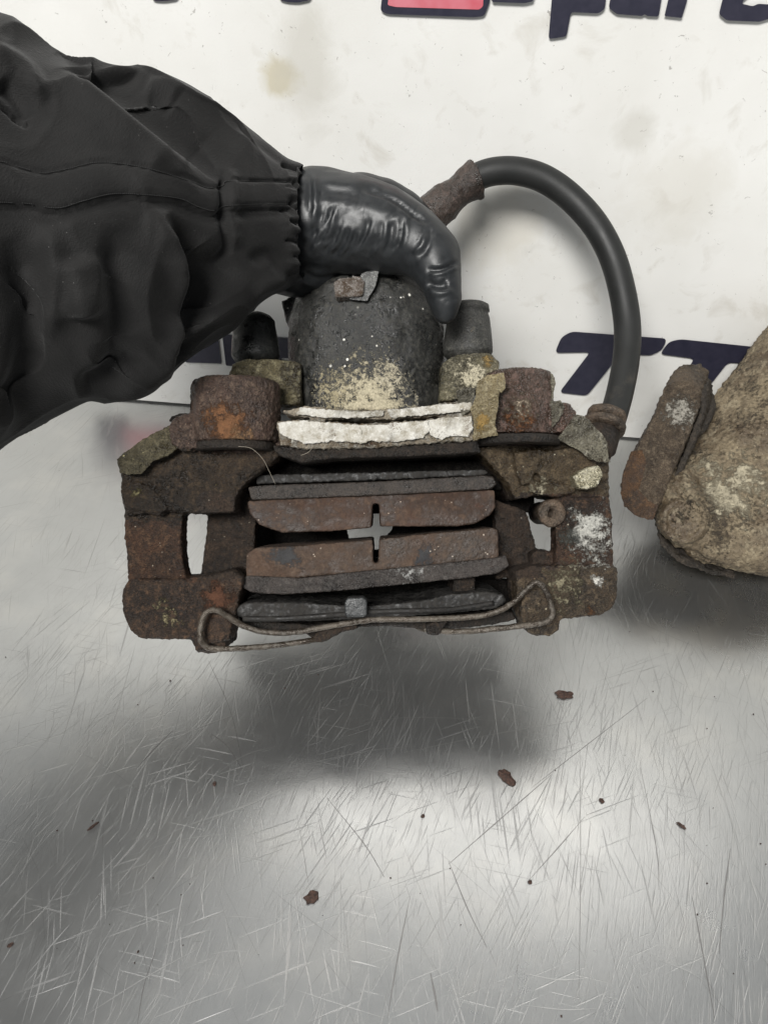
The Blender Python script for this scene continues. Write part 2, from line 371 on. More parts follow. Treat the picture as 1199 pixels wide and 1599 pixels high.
m_rub_r = crusty('dusty_rubber', (0.035, 0.035, 0.032), (0.055, 0.054, 0.050), (0.12, 0.115, 0.10), [((0.15, 0.13, 0.10), (735, 500, .31), .012, 260, .25, .8, 0)], rgh=0.65, bump=0.25, origin=CO)
s = NT('hose_rubber'); n1 = s.noise(60, 4, .6); n2 = s.noise(1400, 3, .6)
m_hose = s.out(s.mix(s.ramp(s.noise(45, 5, .7, off=4), .56, .66, 0, .5), s.mix(s.ramp(n1, .3, .7), (0.013, 0.0135, 0.013), (0.019, 0.0195, 0.019)), (0.06, 0.052, 0.042)), s.ramp(n1, .3, .7, .42, .6), None, s.bump(s.math('ADD', n2, n1), .15, .0005))
s.b.inputs['Specular IOR Level'].default_value = 0.35
m_ferr = crusty('rusted_ferrule', (0.030, 0.022, 0.017), (0.070, 0.050, 0.040), (0.14, 0.10, 0.085), rgh=0.55, bump=0.4, origin=CO)
m_fit = crusty('rusted_fitting', (0.035, 0.027, 0.020), (0.11, 0.075, 0.05), (0.20, 0.16, 0.12), rgh=0.6, bump=0.6, origin=CO)
m_body2 = crusty('sandy_corroded_casting', (0.085, 0.060, 0.036), (0.205, 0.163, 0.105), (0.34, 0.29, 0.20),
                 [((0.065, 0.050, 0.035), None, 0, 26, .58, .85, 0), ((0.44, 0.39, 0.28), (1130, 775, .385), .045, 90, .55, .8, 0), ((0.16, 0.10, 0.05), (1190, 800, .38), .02, 200, .45, .8, 0), ((0.050, 0.040, 0.030), (1062, 800, .38), .016, 120, .70, .7, 0),
                  ((0.48, 0.43, 0.33), None, 0, 160, .24, .7, 0), ((0.03, 0.022, 0.016), None, 0, 120, .12, .8, 0)], rgh=0.8, bump=1.0, origin=SO, scale=36, speck=(200, (0.03, 0.024, 0.018)), grain=.7)
m_arm2 = crusty('brown_scaled_boss', (0.045, 0.031, 0.020), (0.105, 0.076, 0.050), (0.21, 0.165, 0.115),
                [((0.45, 0.42, 0.36), (1062, 645, .378), .017, 350, .62, .5, .1), ((0.24, 0.10, 0.035), (1000, 715, .42), .014, 60, .60, .8, 0), ((0.42, 0.38, 0.30), (1000, 750, .42), .012, 320, .42, .6, 0)], rgh=0.7, bump=0.8, origin=SO)
m_rust2 = crusty('orange_brown_rust', (0.045, 0.026, 0.015), (0.11, 0.056, 0.026), (0.18, 0.105, 0.055), rgh=0.8, bump=0.6, origin=SO)
m_dark2 = crusty('dark_gap_rust', (0.02, 0.016, 0.012), (0.045, 0.035, 0.026), (0.10, 0.08, 0.06), rgh=0.75, origin=SO)

# ------------------------------------------------------------------ wall with its printed sheet
s = NT('wall_paint'); m_wall = s.out((0.55, 0.55, 0.54), 0.8)
s = NT('printed_white_sheet')
n1 = s.noise(9, 4, 0.55); n2 = s.noise(55, 5, 0.6, 0.5); n3 = s.noise(900, 2, 0.5)
col = s.mix(s.ramp(n1, 0.35, 0.7), (0.80, 0.795, 0.77), (0.70, 0.69, 0.655))
col = s.mix(s.ramp(n2, 0.56, 0.72, 0, 0.45), col, (0.52, 0.49, 0.43))
col = s.mix(s.ramp(s.noise(230, 4, 0.7, 1.2, off=3), 0.665, 0.70, 0, 0.7), col, (0.28, 0.26, 0.24))
for (cx, cy), rd, c, a in (((437, 122), .012, (0.48, 0.42, 0.26), .6), ((478, 100), .017, (0.50, 0.48, 0.42), .45), ((775, 350), .03, (0.60, 0.55, 0.44), .35), ((990, 205), .012, (0.5, 0.48, 0.42), .4), ((1060, 300), .03, (0.6, 0.57, 0.5), .35)):
    p = on_wall(cx, cy, WALL_Y) - Vector((0, WALL_Y, 0))
    dv = s.vmath('MULTIPLY', s.vmath('SUBTRACT', s.co, tuple(p)), (1.0, 1, 0.5 if cx == 478 else 1.0))
    dd = s.math('ADD', s.vmath('LENGTH', dv, (0, 0, 0)), s.math('MULTIPLY', s.math('SUBTRACT', n2, 0.5), rd * 1.6))
    col = s.mix(s.ramp(dd, rd * 0.45, rd, a, 0), col, c)
m_sheet = s.out(col, s.ramp(n2, 0.3, 0.7, 0.38, 0.5), None, s.bump(s.math('ADD', s.math('MULTIPLY', n3, 0.06), n1), 0.25, 0.004))
s = NT('navy_print'); n = s.noise(300, 3)
m_navy = s.out(s.mix(s.ramp(n, .3, .7), (0.020, 0.020, 0.036), (0.030, 0.029, 0.048)), 0.4)
s = NT('red_print'); n = s.noise(60, 3)
m_red = s.out(s.mix(s.ramp(n, .35, .65), (0.55, 0.10, 0.13), (0.62, 0.20, 0.24)), 0.4)

def box(name, x0, x1, y0, y1, z0, z1, mat, **k):
    bm = bmesh.new(); bm_prism(bm, [Vector((x0, y0, z0)), Vector((x1, y0, z0)), Vector((x1, y0, z1)), Vector((x0, y0, z1))], Vector((0, y1 - y0, 0)))
    return obj(name, mesh_of(bm), mat, smooth=False, **k)
box('wall', -2.0, 2.0, WALL_Y + 0.004, WALL_Y + 0.12, -0.85, 0.49, m_wall, kind='structure')
box('floor', -3.0, 3.0, -3.0, 1.0, -0.95, -0.85, m_wall, kind='structure')
SH = (0, WALL_Y, 0)
sheet = thing('printed_sign_board', 'white board printed with dark navy lettering and a red badge behind the steel table', 'sign', SH)
nx, nz = 120, 70; vs = []; fs = []
for j in range(nz + 1):
    for i in range(nx + 1):
        x = -1.1 + 2.2 * i / nx; z = 0.0016 + 0.49 * j / nz
        y = WALL_Y + 0.0005 * noise.noise(Vector((x * 4, z * 5, 0)))
        vs.append((x, y, z))
for j in range(nz):
    for i in range(nx):
        a = j * (nx + 1) + i; fs.append((a, a + 1, a + nx + 2, a + nx + 1))
me = bpy.data.meshes.new('b'); me.from_pydata(vs, [], fs); me.update()
obj('board', me, m_sheet, sheet)
def decal(name, poly, mat, y=WALL_Y - 0.0013, off=0.0, rnd=2.5, holes=()):
    """a flat printed shape on the board; corners rounded"""
    pts = []
    n = len(poly)
    for i in range(n):
        a, b, c = (Vector(poly[i - 1]), Vector(poly[i]), Vector(poly[(i + 1) % n]))
        d1, d2 = (a - b), (c - b); r = min(rnd, d1.length * 0.4, d2.length * 0.4)
        p, q = b + d1.normalized() * r, b + d2.normalized() * r
        for t in (0, 0.33, 0.67, 1): pts.append(p * (1 - t) ** 2 + b * 2 * t * (1 - t) + q * t * t)
    bm = bmesh.new(); bm_prism(bm, [on_wall(u, v, y - off) for u, v in pts], Vector((0, 0.0003, 0)))
    return obj(name, mesh_of(bm), mat, sheet, smooth=False)
T1 = [(866, 551), (876, 527), (892, 518), (1041, 529), (1034, 546), (1016, 555), (968, 553), (916, 618), (873, 613), (921, 550)]
T2 = [(1030, 553), (1044, 534), (1062, 530), (1216, 546), (1206, 562), (1176, 568), (1136, 566), (1078, 640), (1034, 636), (1084, 560)]
decal('letter_t', T1, m_navy, rnd=7); decal('letter_t', T2, m_navy, rnd=7)
decal('letter_p', [(866, -60), (951, -55), (944, 14), (934, 21), (891, 19), (884, 57), (856, 61)], m_navy, rnd=5)
decal('letter_a', [(962, -55), (1040, -50), (1028, 26), (1010, 25), (1006, 22), (1002, 25), (962, 22), (950, 12)], m_navy, rnd=4)
decal('letter_r', [(1045, -50), (1080, -50), (1072, 2), (1064, 28), (1037, 25), (1044, -5)], m_navy, rnd=2)
decal('letter_c', [(1140, -50), (1230, -50), (1230, -20), (1178, -14), (1160, 0), (1158, 6), (1175, 10), (1183, 6), (1215, 8), (1205, 28), (1185, 34), (1134, 32), (1122, 22)], m_navy, rnd=4)
decal('badge_border', [(602, -60), (770, -60), (764, 3), (756, 25), (740, 27), (604, 22), (594, 17)], m_navy, rnd=5)
decal('badge_fill', [(614, -55), (756, -55), (754, 10), (748, 15), (618, 11), (605, 8)], m_red, off=0.0002, rnd=3)
decal('letter_a', [(760, -40), (842, -40), (832, 2), (818, 5), (768, 3)], m_navy, rnd=3, off=0.0003)
decal('letter_s', [(430, -45), (492, -45), (484, 0), (465, 4), (448, 3), (436, 0)], m_navy, rnd=5)
decal('letter_s', [(225, -45), (285, -45), (276, -1), (255, 2), (238, 1)], m_navy, rnd=5)
# smaller line lower down, mostly behind the boot and the sleeve
decal('letter_r', [(296, 535), (340, 520), (346, 568), (320, 567), (290, 566)], m_navy, rnd=1)
decal('letter_t', [(347, 522), (470, 530), (470, 561), (440, 559), (439, 563), (470, 565), (470, 580), (353, 571)], m_navy, rnd=2)
decal('letter_a', [(200, 500), (280, 512), (284, 563), (205, 556)], m_navy, rnd=6)  # from here unseen print, guessed and added for its coloured reflection in the steel
decal('letter_p', [(60, 480), (120, 490), (185, 600), (130, 590)], m_navy, rnd=6)
decal('badge_fill', [(150, 505), (240, 515), (250, 590), (160, 575)], m_red, off=0.0002, rnd=8)

# ------------------------------------------------------------------ steel table
s = NT('scratched_steel')
base = (0.49, 0.495, 0.49)
n1 = s.noise(7, 4, 0.6, 0.3); n2 = s.noise(60, 6, 0.65); n3 = s.noise(420, 4, 0.6)
h = s.math('MULTIPLY', n2, 0.35); sc = None
for k, (rot, along, across, thr, off) in enumerate(((-0.45, 22, 900, .66, 0), (-1.1, 30, 1000, .63, 2), (1.45, 20, 800, .63, 4), (1.75, 30, 1100, .63, 6), (1.2, 26, 1000, .65, 8), (-1.3, 34, 1500, .62, 10), (0.1, 24, 1200, .68, 12))):
    v = s.mapping(rot, (along, across, 1), s.vmath('ADD', s.co, (off, off, 0)))
    n = s.noise(1.0, 1.5, 0.5, 0.0, vec=v)
    reg = s.ramp(s.noise(22, 2, 0.5, off=off + 1), 0.40, 0.60)
    m = s.math('MULTIPLY', s.ramp(n, thr, thr + 0.06), reg)
    sc = m if sc is None else s.math('MAXIMUM', sc, m)
br = s.noise(1.0, 3, 0.7, vec=s.mapping(-1.35, (150, 1100, 1)))
col = s.mix(s.ramp(n2, 0.35, 0.7, 0, 0.35), base, (0.43, 0.43, 0.425))
col = s.mix(s.ramp(s.noise(28, 4, .6, off=5), 0.5, 0.68, 0, 0.35), col, (0.62, 0.61, 0.58))
col = s.mix(s.math('MULTIPLY', sc, 0.32), col, (0.30, 0.29, 0.28))
hh = s.math('ADD', s.math('ADD', s.math('MULTIPLY', n3, 0.05), s.math('MULTIPLY', br, 0.16)), s.math('MULTIPLY', sc, -0.15))
rg = s.math('ADD', s.ramp(n1, 0.3, 0.7, 0.22, 0.29), s.math('ADD', s.math('MULTIPLY', n2, 0.10), s.math('MULTIPLY', sc, 0.15)))
m_steel = s.out(col, rg, 0.93, s.bump(hh, 0.35, 0.0006))
s = NT('bright_scratch'); m_scb = s.out((0.58, 0.58, 0.57), 0.36, 0.97)
s = NT('dark_scratch'); m_scd = s.out((0.26, 0.255, 0.25), 0.38, 0.85)
TO = (0.0, 0.05, 0.0)
table = thing('steel_table', 'scratched brushed stainless steel worktop under both brake calipers', 'table', TO)
bm = bmesh.new()
x0, x1, y0, y1 = -0.9, 0.9, -0.55, WALL_Y + 0.0034
xs = [x0 + (x1 - x0) * i / 90 for i in range(91)]; ys = [y0 + (y1 - y0) * (1 - (1 - j / 60) ** 1.5) for j in range(61)]
g = [[bm.verts.new((x, y, 0.0006 * noise.noise(Vector((x * 6, y * 6, 3))) * min(1, (y1 - y) * 8))) for x in xs] for y in ys]
for j in range(60):
    for i in range(90): bm.faces.new((g[j][i], g[j][i + 1], g[j + 1][i + 1], g[j + 1][i]))
lo = [(x0, y0), (x1, y0), (x1, y1), (x0, y1)]
a = [bm.verts.new((x, y, -0.0008)) for x, y in lo]; b = [bm.verts.new((x, y, -0.03)) for x, y in lo]
for i in range(4): bm.faces.new((a[i], a[(i + 1) % 4], b[(i + 1) % 4], b[i]))
bm.faces.new(b)
top = obj('table_top', mesh_of(bm), m_steel, table)
def leg(x, y):
    bm = bmesh.new(); bm_prism(bm, [Vector((x - .02, y - .02, -.85)), Vector((x + .02, y - .02, -.85)), Vector((x + .02, y - .02, -.031)), Vector((x - .02, y - .02, -.031))], Vector((0, .04, 0)))
    obj('leg', mesh_of(bm), m_steel, table, smooth=False)
for x in (-.8, .8):
    for y in (-.5, .36): leg(x, y)

def table_z(p): return 0.0006 * noise.noise(Vector((p.x * 6, p.y * 6, 3))) * min(1, (y1 - p.y) * 8)
def ribbon(bm, p, ang, L, w, curve, zo):
    n = 9; prev = None; q = Vector((p.x, p.y, 0)); a = ang
    for i in range(n):
        t = i / (n - 1); ww = w * math.sin(math.pi * min(max(t, 0.04), 0.96)) ** 0.6 * random.uniform(0.6, 1.2)
        nrm = Vector((-math.sin(a), math.cos(a), 0)) * ww / 2
        z = table_z(q) + zo
        cur = (bm.verts.new(q + nrm + Vector((0, 0, z))), bm.verts.new(q - nrm + Vector((0, 0, z))))
        if prev: bm.faces.new((prev[0], prev[1], cur[1], cur[0]))
        prev = cur; q = q + Vector((math.cos(a), math.sin(a), 0)) * L / (n - 1); a += curve / n
def px_scratch(bm, pts, w, zo):
    q = [on_table(*p) for p in resample(pts, 12)]; prev = None
    for i, p in enumerate(q):
        d = (q[min(i + 1, 11)] - q[max(i - 1, 0)]).normalized(); t = i / 11
        ww = w * max(0.12, math.sin(math.pi * t)) ** 0.5 * random.uniform(0.7, 1.2)
        nn = Vector((-d.y, d.x, 0)) * ww / 2; z = Vector((0, 0, table_z(p) + zo - p.z))
        cur = (bm.verts.new(p + nn + z), bm.verts.new(p - nn + z))
        if prev: bm.faces.new((prev[0], prev[1], cur[1], cur[0]))
        prev = cur
bb, bd = bmesh.new(), bmesh.new()
for k in range(170):                                   # bright hairlines, lower left to upper right mostly
    px, py = random.uniform(-50, 1250), random.uniform(1000, 1620)
    if px > 650 and random.random() < 0.35: continue
    a = random.gauss(0.45, 0.35) if random.random() < 0.65 else random.uniform(-0.6, 0.4)
    ribbon(bb, on_table(px, py), a, random.choice((.004, .006, .009, .014, .028)), random.uniform(0.00004, 0.0001), random.gauss(0, 0.25), 0.00009)
for k in range(480):                                   # dark hairlines, nearly straight up the picture
    px, py = random.uniform(-50, 1250), random.uniform(950, 1620)
    a = math.pi / 2 + random.gauss(0, 0.5)
    ribbon(bd, on_table(px, py), a, random.choice((.004, .007, .012, .02, .04)), random.uniform(0.00004, 0.0001), random.gauss(0, 0.15), 0.00006)
for pts, w in (([(135, 1585), (230, 1525), (308, 1482)], .0005), ([(225, 1325), (290, 1290), (380, 1260), (450, 1225)], .0007), ([(205, 1335), (290, 1310), (370, 1300)], .0004),
               ([(240, 1590), (300, 1565), (370, 1540)], .0005), ([(345, 1432), (380, 1432), (415, 1436)], .0003), ([(330, 1490), (360, 1485), (385, 1486)], .0004),
               ([(460, 1545), (520, 1565), (600, 1590)], .0004), ([(815, 1520), (870, 1530), (915, 1528)], .0005), ([(818, 1570), (880, 1577), (930, 1575)], .0004),
               ([(1030, 1500), (1070, 1515), (1100, 1532)], .0004), ([(470, 1195), (560, 1175), (640, 1165)], .0006), ([(560, 1130), (650, 1120), (820, 1128)], .0004),
               ([(630, 1175), (780, 1145), (900, 1125)], .0005), ([(290, 1300), (420, 1240), (520, 1205)], .0004), ([(500, 1067), (570, 1075), (630, 1084)], .0004),
               ([(260, 1165), (300, 1140), (380, 1110)], .0005), ([(450, 1190), (560, 1200), (640, 1215)], .0003), ([(330, 1215), (380, 1180), (430, 1165)], .0005)):
    px_scratch(bb, pts, w, 0.00012)
for pts, w in (([(1140, 1325), (1130, 1400), (1122, 1490)], .0006), ([(1080, 1400), (1095, 1480), (1115, 1590)], .0005), ([(1000, 1200), (1025, 1330), (1028, 1390)], .0003),
               ([(905, 1180), (906, 1350), (903, 1560)], .00025), ([(860, 1210), (780, 1280), (700, 1350)], .0004), ([(913, 1275), (870, 1325), (825, 1375)], .0004),
               ([(270, 1140), (240, 1170), (215, 1198)], .0004), ([(330, 1145), (355, 1165), (378, 1200)], .0005), ([(325, 1030), (360, 1110), (380, 1200)], .0003),
               ([(510, 1245), (570, 1320), (600, 1370)], .0004), ([(520, 1100), (560, 1060), (610, 1010)], .0004), ([(590, 1070), (600, 1150), (605, 1200)], .0003),
               ([(640, 1400), (620, 1500), (605, 1590)], .0005), ([(672, 1520), (680, 1560), (683, 1580)], .0008), ([(700, 1345), (730, 1420), (760, 1480)], .0004),
               ([(245, 1480), (225, 1540), (215, 1599)], .0004), ([(1010, 1090), (920, 1160), (830, 1230)], .0003)):
    px_scratch(bd, pts, w, 0.0001)
obj('bright_scratches', mesh_of(bb), m_scb, table, kind='stuff'); obj('dark_scratches', mesh_of(bd), m_scd, table, kind='stuff')

s = NT('rust_flake'); n = s.noise(900, 4)
m_fl = s.out(s.mix(s.ramp(n, .35, .7), (0.022, 0.012, 0.009), (0.075, 0.038, 0.026)), 0.8, None, s.bump(n, 0.8, 0.0006))
def flake(px, py, w, hgt, rot, label, k):
    p = on_table(px, py); bm = bmesh.new(); n = 16; ring = []
    rnd = random.Random(k); pts = []
    for i in range(n):
        a = 2 * math.pi * i / n; r = rnd.uniform(0.70, 1.12)
        x, y = w * r * math.cos(a) / 2, hgt * r * math.sin(a) / 2
        pts.append(p + Vector((x * math.cos(rot) - y * math.sin(rot), x * math.sin(rot) + y * math.cos(rot), 0.0004 + table_z(p))))
    lo = [bm.verts.new(q) for q in pts]
    hi = [bm.verts.new(q + (p - q) * 0.12 + Vector((0, 0, w * rnd.uniform(0.08, 0.16)))) for q in pts]
    c = bm.verts.new(p + Vector((0, 0, 0.0004 + table_z(p) + w * 0.15)))
    for i in range(n):
        bm.faces.new((lo[i], lo[(i + 1) % n], hi[(i + 1) % n], hi[i])); bm.faces.new((hi[i], hi[(i + 1) % n], c))
    bm.faces.new(list(reversed(lo)))
    o = obj('rust_flake', mesh_of(bm), m_fl, smooth=False)
    tag(o, label, 'flake', 'rust flakes fallen on the steel table')
flake(880, 1086, .0095, .0048, 0.0, 'oblong reddish brown rust flake on the table right of the caliper shadow', 1)
flake(790, 1214, .0092, .0056, -0.7, 'large dark tilted rust flake at the lower right edge of the caliper shadow', 2)
flake(487, 1401, .0068, .0050, 0.5, 'ragged dark rust flake lying alone low on the steel in front of the shadow', 3)
flake(939, 1251, .0022, .0030, 0.2, 'small brown rust crumb right of the large tilted flake', 4)
flake(660, 1275, .0018, .0016, 0.2, 'tiny round rust crumb just below the caliper shadow', 5)
flake(17, 1476, .0025, .0016, 0.7, 'small dark crumb at the far left edge of the steel table', 6)
flake(335, 1224, .0020, .0025, 0.2, 'small dark crumb under the lower left end of the caliper shadow', 7)
flake(827, 1378, .0020, .0018, 0.5, 'small speckled rust crumb low on the right at the end of a thin scratch', 8)
flake(1063, 1290, .0050, .0013, -0.6, 'thin dark sliver lying between scratches on the right of the table', 9)
flake(146, 1291, .0060, .0009, 0.9, 'thin dark sliver lying on the left of the table', 10)
bm = bmesh.new()
for k in range(95):
    px, py = random.uniform(-20, 1230), random.uniform(700, 1600)
    p = on_table(px, py); r = random.choice((.00015, .0002, .0003, .0005)) * random.uniform(.7, 1.2)
    z = table_z(p) + 0.0003
    vs = [bm.verts.new((p.x + r * random.uniform(.6, 1.2) * math.cos(a), p.y + r * random.uniform(.6, 1.2) * math.sin(a), z)) for a in (0, 1.2, 2.5, 3.8, 5.0)]
    t = bm.verts.new((p.x, p.y, z + r))
    for i in range(5): bm.faces.new((vs[i], vs[(i + 1) % 5], t))
dust = obj('rust_crumbs', mesh_of(bm), m_fl, None, kind='stuff', smooth=False); dust['label'] = 'tiny dark rust crumbs scattered over the steel table'; dust['category'] = 'crumbs'

from mathutils.geometry import delaunay_2d_cdt
def sheet_part(name, poly, D, mat, parent, wave=0.0012, seed=0, label=None, step=2.2, jag=1.6, lift=0.0, smooth=False):
    """thin curled scale: jagged outline, wavy surface, real thickness"""
    n = len(poly); out = []
    for i in range(n):
        a, b = Vector(poly[i]), Vector(poly[(i + 1) % n]); m = max(1, int((b - a).length / 3))
        for k in range(m): out.append(a.lerp(b, k / m))
    out = [p + Vector((noise.noise(Vector((p.x * .22, p.y * .22, seed))), noise.noise(Vector((p.x * .22, p.y * .22, seed + 9))))) * jag for p in out]
    X, Y = [p.x for p in out], [p.y for p in out]
    def inside(x, y):
        c = False; j = len(out) - 1
        for i in range(len(out)):
            if (Y[i] > y) != (Y[j] > y) and x < (X[j] - X[i]) * (y - Y[i]) / (Y[j] - Y[i]) + X[i]: c = not c
            j = i
        return c
    pts = list(out); x = min(X)
    while x < max(X):
        y = min(Y)
        while y < max(Y):
            if inside(x, y) and min((p.x - x) ** 2 + (p.y - y) ** 2 for p in out) > 1.5: pts.append(Vector((x, y)))
            y += step
        x += step
    vo, eo, fo, *_ = delaunay_2d_cdt([Vector((p.x, p.y)) for p in pts], [], [list(range(len(out)))], 1, 1e-4)
    cx, cy = sum(X) / len(X), sum(Y) / len(Y)
    bm = bmesh.new(); vs = []
    for v in vo:
        e = math.hypot(v.x - cx, v.y - cy) / 40
        d = wave * (noise.noise(Vector((v.x * .035, v.y * .035, seed))) * 1.3 + .45 * noise.noise(Vector((v.x * .12, v.y * .12, seed))) + .2 * noise.noise(Vector((v.x * .5, v.y * .5, seed)))) - lift * e * e
        q = P(v.x, v.y, D); vs.append(bm.verts.new(q + FWD * d))
    for f in fo: bm.faces.new([vs[i] for i in f])
    bmesh.ops.recalc_face_normals(bm, faces=bm.faces)
    g = bmesh.ops.solidify(bm, geom=list(bm.faces), thickness=0.00045)
    return obj(name, mesh_of(bm), mat, parent, label, smooth=smooth)

# ------------------------------------------------------------------ held caliper
cal = thing('brake_caliper', 'rusty brake caliper with pads and arching hose, held up by a gloved hand', 'brake caliper', CO)
DF = 0.300
def part(name, polys, mat, D0=DF, D1=0.33, parent=cal, v=0.0009, sm=3, amp=0.0007, amp2=0.0003, seed=0.0, label=None, scale=160, scale2=700):
    bm = bmesh.new()
    for p in polys:
        if isinstance(p, tuple): prism(bm, p[0], p[1], p[2])
        else: prism(bm, p, D0, D1)
    return obj(name, rough(bm, v, sm, amp, scale, amp2, scale2, seed), mat, parent, label)

# piston housing
bm = bmesh.new()
rings_loft(bm, [(404, 560, 625), (412, 540, 645), (424, 516, 660), (445, 484, 674), (470, 462, 686), (505, 452, 692), (560, 451, 694), (600, 456, 694), (630, 460, 700), (655, 465, 700)], 0.335, 0.85)
prism(bm, [(438, 470), (470, 455), (480, 520), (458, 520), (446, 500)], 0.332, 0.35)
me = evaluated(mesh_of(bm), [m_remesh(0.0009), m_smooth(4)])
chip(me, 0.0005, 120, 0.00018, 600)
hous = obj('piston_housing', me, m_black, cal)
part('casting_nub', [[(521, 440), (530, 434), (562, 431), (570, 440), (566, 462), (524, 464)]], m_nub, 0.3015, 0.316, v=0.0005, sm=2, amp=0.0004, amp2=0.0003, parent=hous)
sheet_part('torn_label', [(564, 428), (592, 420), (586, 448), (577, 462), (574, 470), (548, 468), (545, 464), (568, 462)], 0.3035, m_silver, hous, wave=.0005, seed=4, jag=1.2)
# ears and rubber boots over the guide pins
part('guide_pin_ear', [[(356, 588), (362, 568), (384, 560), (430, 560), (470, 566), (470, 632), (430, 632), (380, 615), (358, 600)]], m_ear, 0.312, 0.345, seed=1, amp=.001)
part('guide_pin_ear', [[(690, 566), (715, 553), (766, 550), (780, 566), (778, 590), (755, 598), (735, 614), (705, 626), (686, 626)]], m_ear_r, 0.310, 0.345, seed=2, amp=.001)
def boot(top, bot, D, mat, rim):
    (tl, tr, ty), (bl, br, by) = top, bot
    bm = bmesh.new(); lv = []
    if rim: lv += [(ty - 3, tl + 6, tr - 5), (ty, tl + 1, tr), (ty + 9, tl, tr + 1), (ty + 10.5, tl + 3, tr - 2)]
    else: lv += [(ty - 4, tl + 14, tr - 14), (ty, tl + 5, tr - 6), (ty + 7, tl, tr)]
    for k in range(1, 9):
        t = k / 8; y = ty + 12 + (by - ty - 12) * t; bulge = 2.0 * math.sin(math.pi * t)
        lv.append((y, tl + (bl - tl) * t - bulge * 0.5, tr + (br - tr) * t + bulge * 0.5))
    lv += [(by + 4, bl + 2, br - 2), (by + 12, bl + 8, br - 8)]
    rings_loft(bm, lv, D, 1.0, 56)
    return obj('rubber_boot', mesh_of(bm), mat, cal)
boot((366, 429, 494), (362, 437, 556), 0.325, m_rub, False)
b = boot((700, 763, 478), (691, 769, 550), 0.325, m_rub_r, True)
# ------ bracket: one casting with both mounting bosses, arms, columns and feet
bm = bmesh.new()
LP = [([(188, 722), (212, 704), (235, 690), (285, 650), (305, 640), (440, 690), (432, 716), (405, 738), (382, 756), (368, 776), (366, 800), (300, 802), (240, 798), (196, 806), (190, 775)], .300, .335),
      ([(236, 740), (262, 722), (300, 700), (330, 706), (300, 722), (262, 748), (246, 752)], .2988, .31), ([(188, 765), (215, 752), (240, 764), (262, 795), (250, 806), (215, 798), (194, 790)], .2982, .31),
      ([(330, 710), (430, 700), (420, 722), (380, 748), (362, 770), (350, 740)], .2988, .31),
      ([(262, 668), (272, 652), (292, 646), (312, 655), (318, 680), (306, 702), (285, 706), (268, 694)], .293, .32),
      ([(194, 795), (300, 795), (284, 806), (283, 850), (286, 884), (293, 908), (290, 914), (200, 912), (198, 870), (194, 830)], .304, .314),
      ([(190, 924), (200, 906), (295, 904), (330, 898), (362, 890), (380, 902), (372, 935), (366, 965), (352, 1000), (352, 1014), (330, 1022), (306, 1019), (299, 999), (218, 998), (203, 985), (191, 955)], .2995, .325),
      ([(326, 785), (400, 770), (396, 905), (330, 908), (312, 908), (318, 862), (323, 820)], .318, .326),
      ([(318, 962), (338, 950), (362, 972), (358, 1000), (332, 1006), (318, 1000)], .2965, .31)]
RP = [([(742, 700), (800, 690), (850, 676), (880, 650), (905, 655), (930, 672), (950, 692), (952, 730), (950, 790), (905, 784), (868, 778), (845, 770), (826, 776), (804, 780), (792, 752), (770, 730)], .302, .335),
      ([(830, 750), (856, 756), (895, 752), (900, 768), (872, 776), (838, 772), (828, 764)], .2982, .31), ([(802, 706), (850, 700), (838, 726), (830, 752), (815, 758), (806, 735)], .2975, .31),
      ([(846, 706), (895, 697), (925, 712), (934, 728), (905, 742), (890, 750), (845, 748), (832, 730)], .2985, .31),
      ([(861, 628), (888, 628), (900, 644), (896, 664), (880, 676), (862, 674)], .2935, .315),
      ([(866, 770), (905, 770), (950, 770), (955, 800), (958, 860), (958, 892), (868, 892), (868, 845), (868, 800)], .303, .314),
      ([(803, 892), (830, 884), (880, 884), (956, 880), (965, 892), (964, 930), (958, 948), (938, 961), (905, 964), (874, 968), (873, 984), (862, 992), (834, 993), (822, 986), (812, 950)], .299, .325),
      ([(812, 945), (822, 925), (845, 918), (856, 935), (860, 965), (852, 975), (822, 978), (813, 965)], .2965, .31),
      ([(772, 780), (822, 798), (830, 830), (838, 860), (842, 885), (800, 900), (775, 905), (774, 840)], .316, .326),
      ([(828, 868), (835, 860), (852, 859), (866, 866), (868, 880), (860, 888), (834, 887)], .308, .322)]
for poly, d0, d1 in LP + RP: prism(bm, poly, d0, d1)
bores = []
def boss(xl, xr, yt, yb, D, flare=0):
    w = xr - xl
    rings_loft(bm, [(yt, xl + 8, xr - 8), (yt + 2, xl + 2, xr - 2), (yt + 8, xl, xr), ((yt + yb) / 2, xl - 1, xr + 1), (yb - 6, xl - flare * .5, xr), (yb, xl - flare, xr)], D, 1.0, 64)
    bores.append((np.array(P((xl + xr) / 2, yb, D)), w / 2 / F * D))
boss(301, 437, 596, 692, .303); boss(756, 861, 582, 680, .303, 6)
prism(bm, [(430, 690), (760, 686), (760, 712), (430, 716)], .318, .335)      # web that ties both halves behind the bridge
me = evaluated(mesh_of(bm), [m_remesh(0.00072), m_smooth(6)])
co, no = arrays(me)
for c, R in bores:
    rel = co - c; hgt = rel @ np.array(UP); rad = np.linalg.norm(rel - hgt[:, None] * np.array(UP), axis=1)
    m = (hgt < 0.0035) & (hgt > -.004) & (rad < R * .55); co[m] += np.array(UP) * 0.010
put(me, co)
chip(me, .00022, 150, .00030, 620, 1); chip(me, .00016, 1500, 0, 100, 4)
